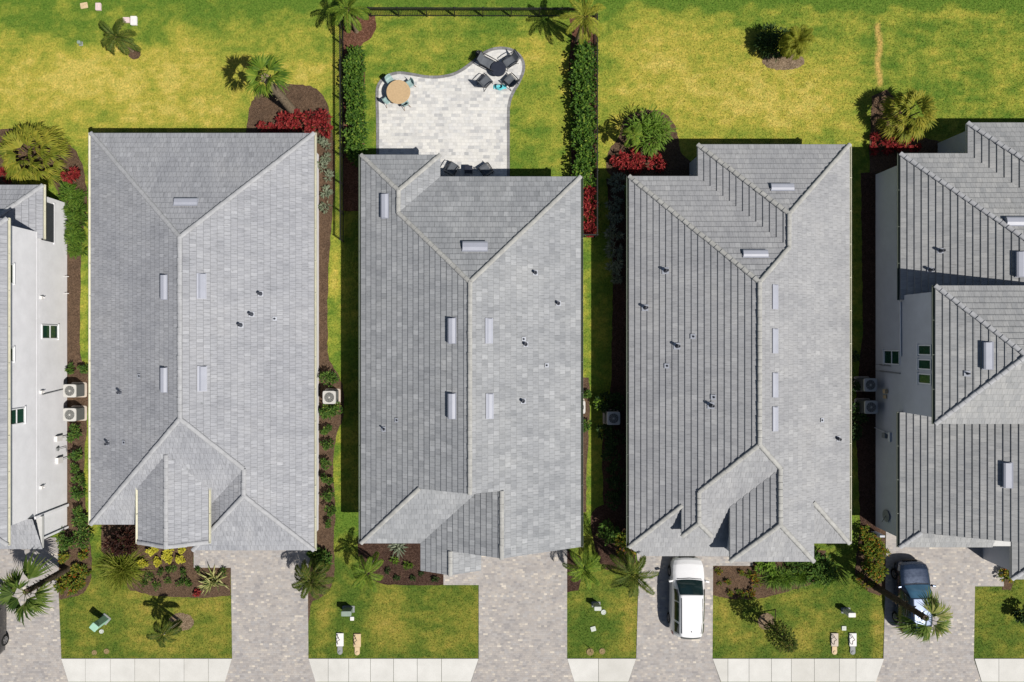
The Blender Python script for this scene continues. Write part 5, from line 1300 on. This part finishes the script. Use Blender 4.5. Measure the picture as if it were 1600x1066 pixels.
# bed in front of house A
many([(233,901,1.0),(250,896,1.0),(262,894,.8),(271,889,.9),(286,897,1.1),(295,908,1.0),(262,908,.9),(279,913,1.1),(298,915,.8),(243,915,1.1),(222,911,1.0),(308,893,.8),(348,893,1.0)],'small_shrub','small green plant in the mulch bed below the golden shrubs','plant','small plants in the mulch bed below the golden shrubs',.36,.2,60,.17,'shrub',lw=.3,stems=2)
bush('pink_plant','small pink plant beside the striped spiky plant','plant',310,927,.3,.22,.22,80,.16,'red')
bush('burgundy_tree','dark burgundy shrub in the corner under the eave, left of the porch gable','shrub',187,848,1.5,.95,.75,900,.22,'burgundy',lw=.4,stems=7)
def tuft(name,label,cat,px,py,h,rad_,n,mat,lw=.035,group=None,el=(.3,1.4),droop=.5):
    R.seed(int(px+py*3)); x,y=g(px,py,h*.5); t=thing(name,label,cat,(x,y,0),0,group); b=MB()
    for i in range(n):
        az=R.uniform(0,6.283); e=R.uniform(*el); L_=math.hypot(h,rad_)*R.uniform(.6,1.05)*(.75+.25*math.cos(e)); d=Vector((math.cos(az)*math.cos(e),math.sin(az)*math.cos(e),math.sin(e)))
        p=Vector((R.gauss(0,rad_*.16),R.gauss(0,rad_*.16),.02)); pts=[]; r_=R.random()
        for k in range(5):
            pts.append(p.copy()); d=(d-UP*(droop/4)).normalized(); p=p+d*L_/4; p.z=max(p.z,.05)
        sd=d.cross(UP).normalized() if d.cross(UP).length>.05 else Vector((1,0,0))
        for k in range(4):
            w0=lw*(1-.7*abs(k-1)/4); w1=lw*(1-.7*abs(k)/4) if k<3 else .003
            b.poly([pts[k]-sd*w0,pts[k]+sd*w0,pts[k+1]+sd*w1,pts[k+1]-sd*w1],r=r_)
    o=b.build('blades',M[mat],t)
    c=MB(); c.lathe((0,0,0),[(rad_*.2,0),(rad_*.16,.05),(.01,.08)],10); c.build('base',M['stem'],t); return t
tuft('ornamental_grass','big mound of yellow-green arching grass at the left end of the front bed','ornamental grass',186,892,1.25,1.25,700,'bamboo',.022,el=(.25,1.45),droop=.8)
tuft('striped_plant','spiky cream-striped plant at the right end of the front bed','plant',329,911,.7,.85,70,'stripe',.045,el=(.15,1.4),droop=.35)
tuft('silver_fan_plant','silver-blue spiky plant under the eave at the top of the dark mulch bed','plant',622,856,.6,.62,60,'silver',.04,el=(.1,1.3),droop=.2)
many([(615,876,1.0),(638,884,1.0)],'small_shrub','small green sprig in the dark mulch bed of the patio house','plant','sprigs in the dark mulch bed',.35,.22,50,.2,'shrub_lime',protos=2,lw=.3,stems=2)
many([(605,892,.6),(620,904,.6),(645,904,.6),(680,905,.65),(658,897,.5)],'seedling','dark seedling in the lower edge of the dark mulch bed of the patio house','plant','seedlings in the dark mulch bed',.4,.2,40,.16,'shrub_dark',lw=.35,stems=2)
many([(1124,893,.6),(1158,897,.75),(1169,898,.65),(1182,899,.75),(1138,912,.8),(1125,913,.4),(1182,911,.85),(1140,928,.8),(1157,930,.8),(1173,929,.9)],'seedling','little yellow-tipped plant in the bare mulch bed right of the white van','plant','little plants in the mulch bed right of the van',.42,.26,55,.17,'orange',lw=.3,stems=2)
# shrubs in front of house C, right
bush('green_shrub','leafy green shrub in the notch between two front eaves of the van house','shrub',1283,889,1.0,.95,.95,900,.2,'shrub',stems=6)
bush('green_shrub','bright lime green shrub at the lawn edge, left of the long palm shadow','shrub',1289,905,.8,.6,.6,420,.2,'shrub_lime',stems=5)
bush('green_shrub','green shrub under the front eave, at the right end of the bare mulch bed','shrub',1199,888,.7,.55,.5,320,.18,'shrub_lime',stems=5)
bush('green_shrub','dark green shrub under the front eave, behind the fountain grasses','shrub',1245,882,.7,.8,.4,420,.18,'shrub',stems=5)
for lab,px,py in (('soft green fountain grass next to the bare mulch bed',1212,904),('soft green fountain grass in the middle of three',1230,905),('soft green fountain grass nearest the lime green shrub',1251,901)): tuft('fountain_grass',lab,'ornamental grass',px,py,.7,.7,300,'shrub_lime',.02,'fountain grasses in front of the gable house',el=(.3,1.4),droop=.9)
# crotons between the last two driveways
many([(1359,842,1.1),(1357,860,1.2),(1368,870,1.3),(1372,852,1.1),(1362,884,1.3),(1377,888,1.2),(1372,900,1.1),(1352,830,.9),(1381,868,1.1)],'croton_shrub','orange and green mottled shrub in the bed beside the driveway of the dark navy car','shrub','mottled crotons beside the navy car',.75,.36,230,.19,'orange',lw=.42)
bush('croton_shrub','dark reddish shrub at the corner of the right-hand driveway and wall','shrub',1577,898,.6,.5,.5,260,.18,'orange')
many([(1345,905,.7),(1357,915,.7)],'small_shrub','sparse brownish shrub on the mulch under the long palm shadow','plant','sparse shrubs under the long palm shadow',.5,.4,70,.2,'orange',protos=2,lw=.3)
# shade strip right of house B / left of house C
many([(960,318,1.0),(961,340,1.0),(960,365,1.1),(960,390,1.1),(961,415,1.1),(963,432,.9),(965,285,1.1)],'shade_shrub','feathery grey green shrub in the shaded strip left of the house with the van','shrub','shrubs in the shaded strip',.7,.42,200,.24,'silver',lw=.2)
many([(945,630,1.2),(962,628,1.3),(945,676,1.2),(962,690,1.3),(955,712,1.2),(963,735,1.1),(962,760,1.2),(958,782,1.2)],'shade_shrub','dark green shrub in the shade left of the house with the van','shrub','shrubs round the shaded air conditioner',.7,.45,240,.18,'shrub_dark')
bush('green_shrub','single sunlit light green shrub beside the shaded air conditioner','shrub',937,631,.9,.3,.35,160,.18,'shrub_lime')
many([(913,664,.9),(917,617,.6)],'side_shrub','small shrub by the half hidden air conditioner under the patio house eave','shrub',G1,.7,.35,160,.18,'shrub',protos=2)
many([(1334,600,1.0),(1333,640,1.0),(1345,660,1.2),(1340,676,1.0),(1335,560,.9)],'shade_shrub','dark shrub in the shade by the pair of air conditioners at the right-hand wall','shrub','shrubs by the shaded wall',.8,.4,200,.18,'shrub_dark')
bush('croton_shrub','mottled reddish shrub under the left front corner of the house with the van','shrub',978,852,.9,.75,.8,500,.22,'orange',lw=.4)
bush('green_shrub','green shrub in the shade below the corner of the patio house','shrub',952,832,1.0,.6,.7,420,.2,'shrub')
many([(500,872,1.1),(492,868,1.0),(508,878,.9)],'side_shrub','leafy shrub behind the dense dark palm at the driveway edge','shrub',G1,.8,.42,260,.2,'shrub')
# slim staked tree on the lawn right of the van
R.seed(5); x,y=g(1197,971); t=thing('young_tree','slim dark staked tree in a mulch ring, right of the white van','tree',(x,y,0))
b=MB(); b.tube([(0,0,0),(.02,.0,1.2),(0,.03,2.2),(.03,0,3.6)],[.06,.05,.04,.012],8)
for k in range(30):
    a=k*2.4; z=1.1+2.2*k/30; l=.55*(1-.5*k/30); b.tube([(0,0,z),(l*.6*math.cos(a),l*.6*math.sin(a),z+.25),(l*math.cos(a),l*math.sin(a),z+.55)],[.016,.01,.005],5,cap=False)
b.build('trunk',M['trunk_dark'],t)
b=MB()
for i in range(1050):
    f=R.random(); z=1.0+2.75*f; rr=(.62*math.sin(math.pi*min(1,.15+.85*f))**.7+.1)*math.sqrt(R.random()); a=R.uniform(0,6.283); p=Vector((rr*math.cos(a),rr*math.sin(a),z)); d=Vector((math.cos(a),math.sin(a),R.uniform(-.3,.8)))
    b.leaf(p,d,UP,R.uniform(.10,.2),.07,r=R.random())
b.build('crown',M['palm_olive'],t)
for k in range(3):
    a=.9+k*2.094; bb=MB(); bb.tube([(.95*math.cos(a),.95*math.sin(a),0),(.05*math.cos(a),.05*math.sin(a),1.25)],.03,6); bb.build('stake',M['trunk_dark'],t)
# shrub whose shadow enters at the right edge
bush('green_shrub','small round shrub on the lawn at the right edge','shrub',1603,962,1.1,.55,.5,420,.18,'shrub_dark')

# ================================================================== GRASS
HOUSEPX=[]
for W0,E0,N0,S0_ in ((-560,-258,-290,260),(-165,130,-228,200),(225,520,-228,285),(-925,-652,-212,285),(616,950,-258,285)):
    HOUSEPX.append([(W0+NX,N0+NY),(E0+NX,N0+NY),(E0+NX,S0_+NY),(W0+NX,S0_+NY)])
def grass(n,x0,x1,y0,y1,hmin,hmax,wd):
    PX=RN.uniform(x0,x1,n); PY=RN.uniform(y0,y1,n)
    ok=np.ones(n,bool)
    for p in NOGRASS+HOUSEPX: 
        ok&=~inpoly(PX,PY,p)
    PX=PX[ok]; PY=PY[ok]; n=len(PX)
    cl_=vnoise(PX,PY,2.6,9,2)
    col=lawn_color(PX,PY)*RN.uniform(.75,1.3,(n,1))*(.45+1.15*cl_)[:,None]
    X=(PX-NX)/S; Y=-(PY-NY)/S
    a=RN.uniform(0,6.283,n); h=RN.uniform(hmin,hmax,n); lean=RN.uniform(.2,1.1,n)*h; wv=wd*RN.uniform(.6,1.3,n)
    b2=RN.uniform(0,6.283,n)
    V=np.zeros((n,3,3))
    V[:,0]=np.stack([X-np.cos(a)*wv,Y-np.sin(a)*wv,np.zeros(n)-.002],-1); V[:,1]=np.stack([X+np.cos(a)*wv,Y+np.sin(a)*wv,np.zeros(n)-.002],-1); V[:,2]=np.stack([X+np.cos(b2)*lean,Y+np.sin(b2)*lean,h],-1)
    me=bpy.data.meshes.new('grass'); me.vertices.add(n*3); me.vertices.foreach_set('co',V.astype(np.float32).ravel())
    me.loops.add(n*3); me.loops.foreach_set('vertex_index',np.arange(n*3,dtype=np.int32)); me.polygons.add(n); me.polygons.foreach_set('loop_start',np.arange(0,n*3,3,dtype=np.int32)); me.polygons.foreach_set('loop_total',np.full(n,3,dtype=np.int32))
    ca=me.color_attributes.new('lawn','FLOAT_COLOR','POINT'); ca.data.foreach_set('color',np.concatenate([np.repeat(col,3,0),np.ones((n*3,1))],1).astype(np.float32).ravel())
    me.materials.append(M['grass']); me.update(); me.validate()
    o=bpy.data.objects.new('grass',me); COL.objects.link(o); o['kind']='stuff'; return o
grass(460000,-10,1610,-10,1066,.03,.09,.017)
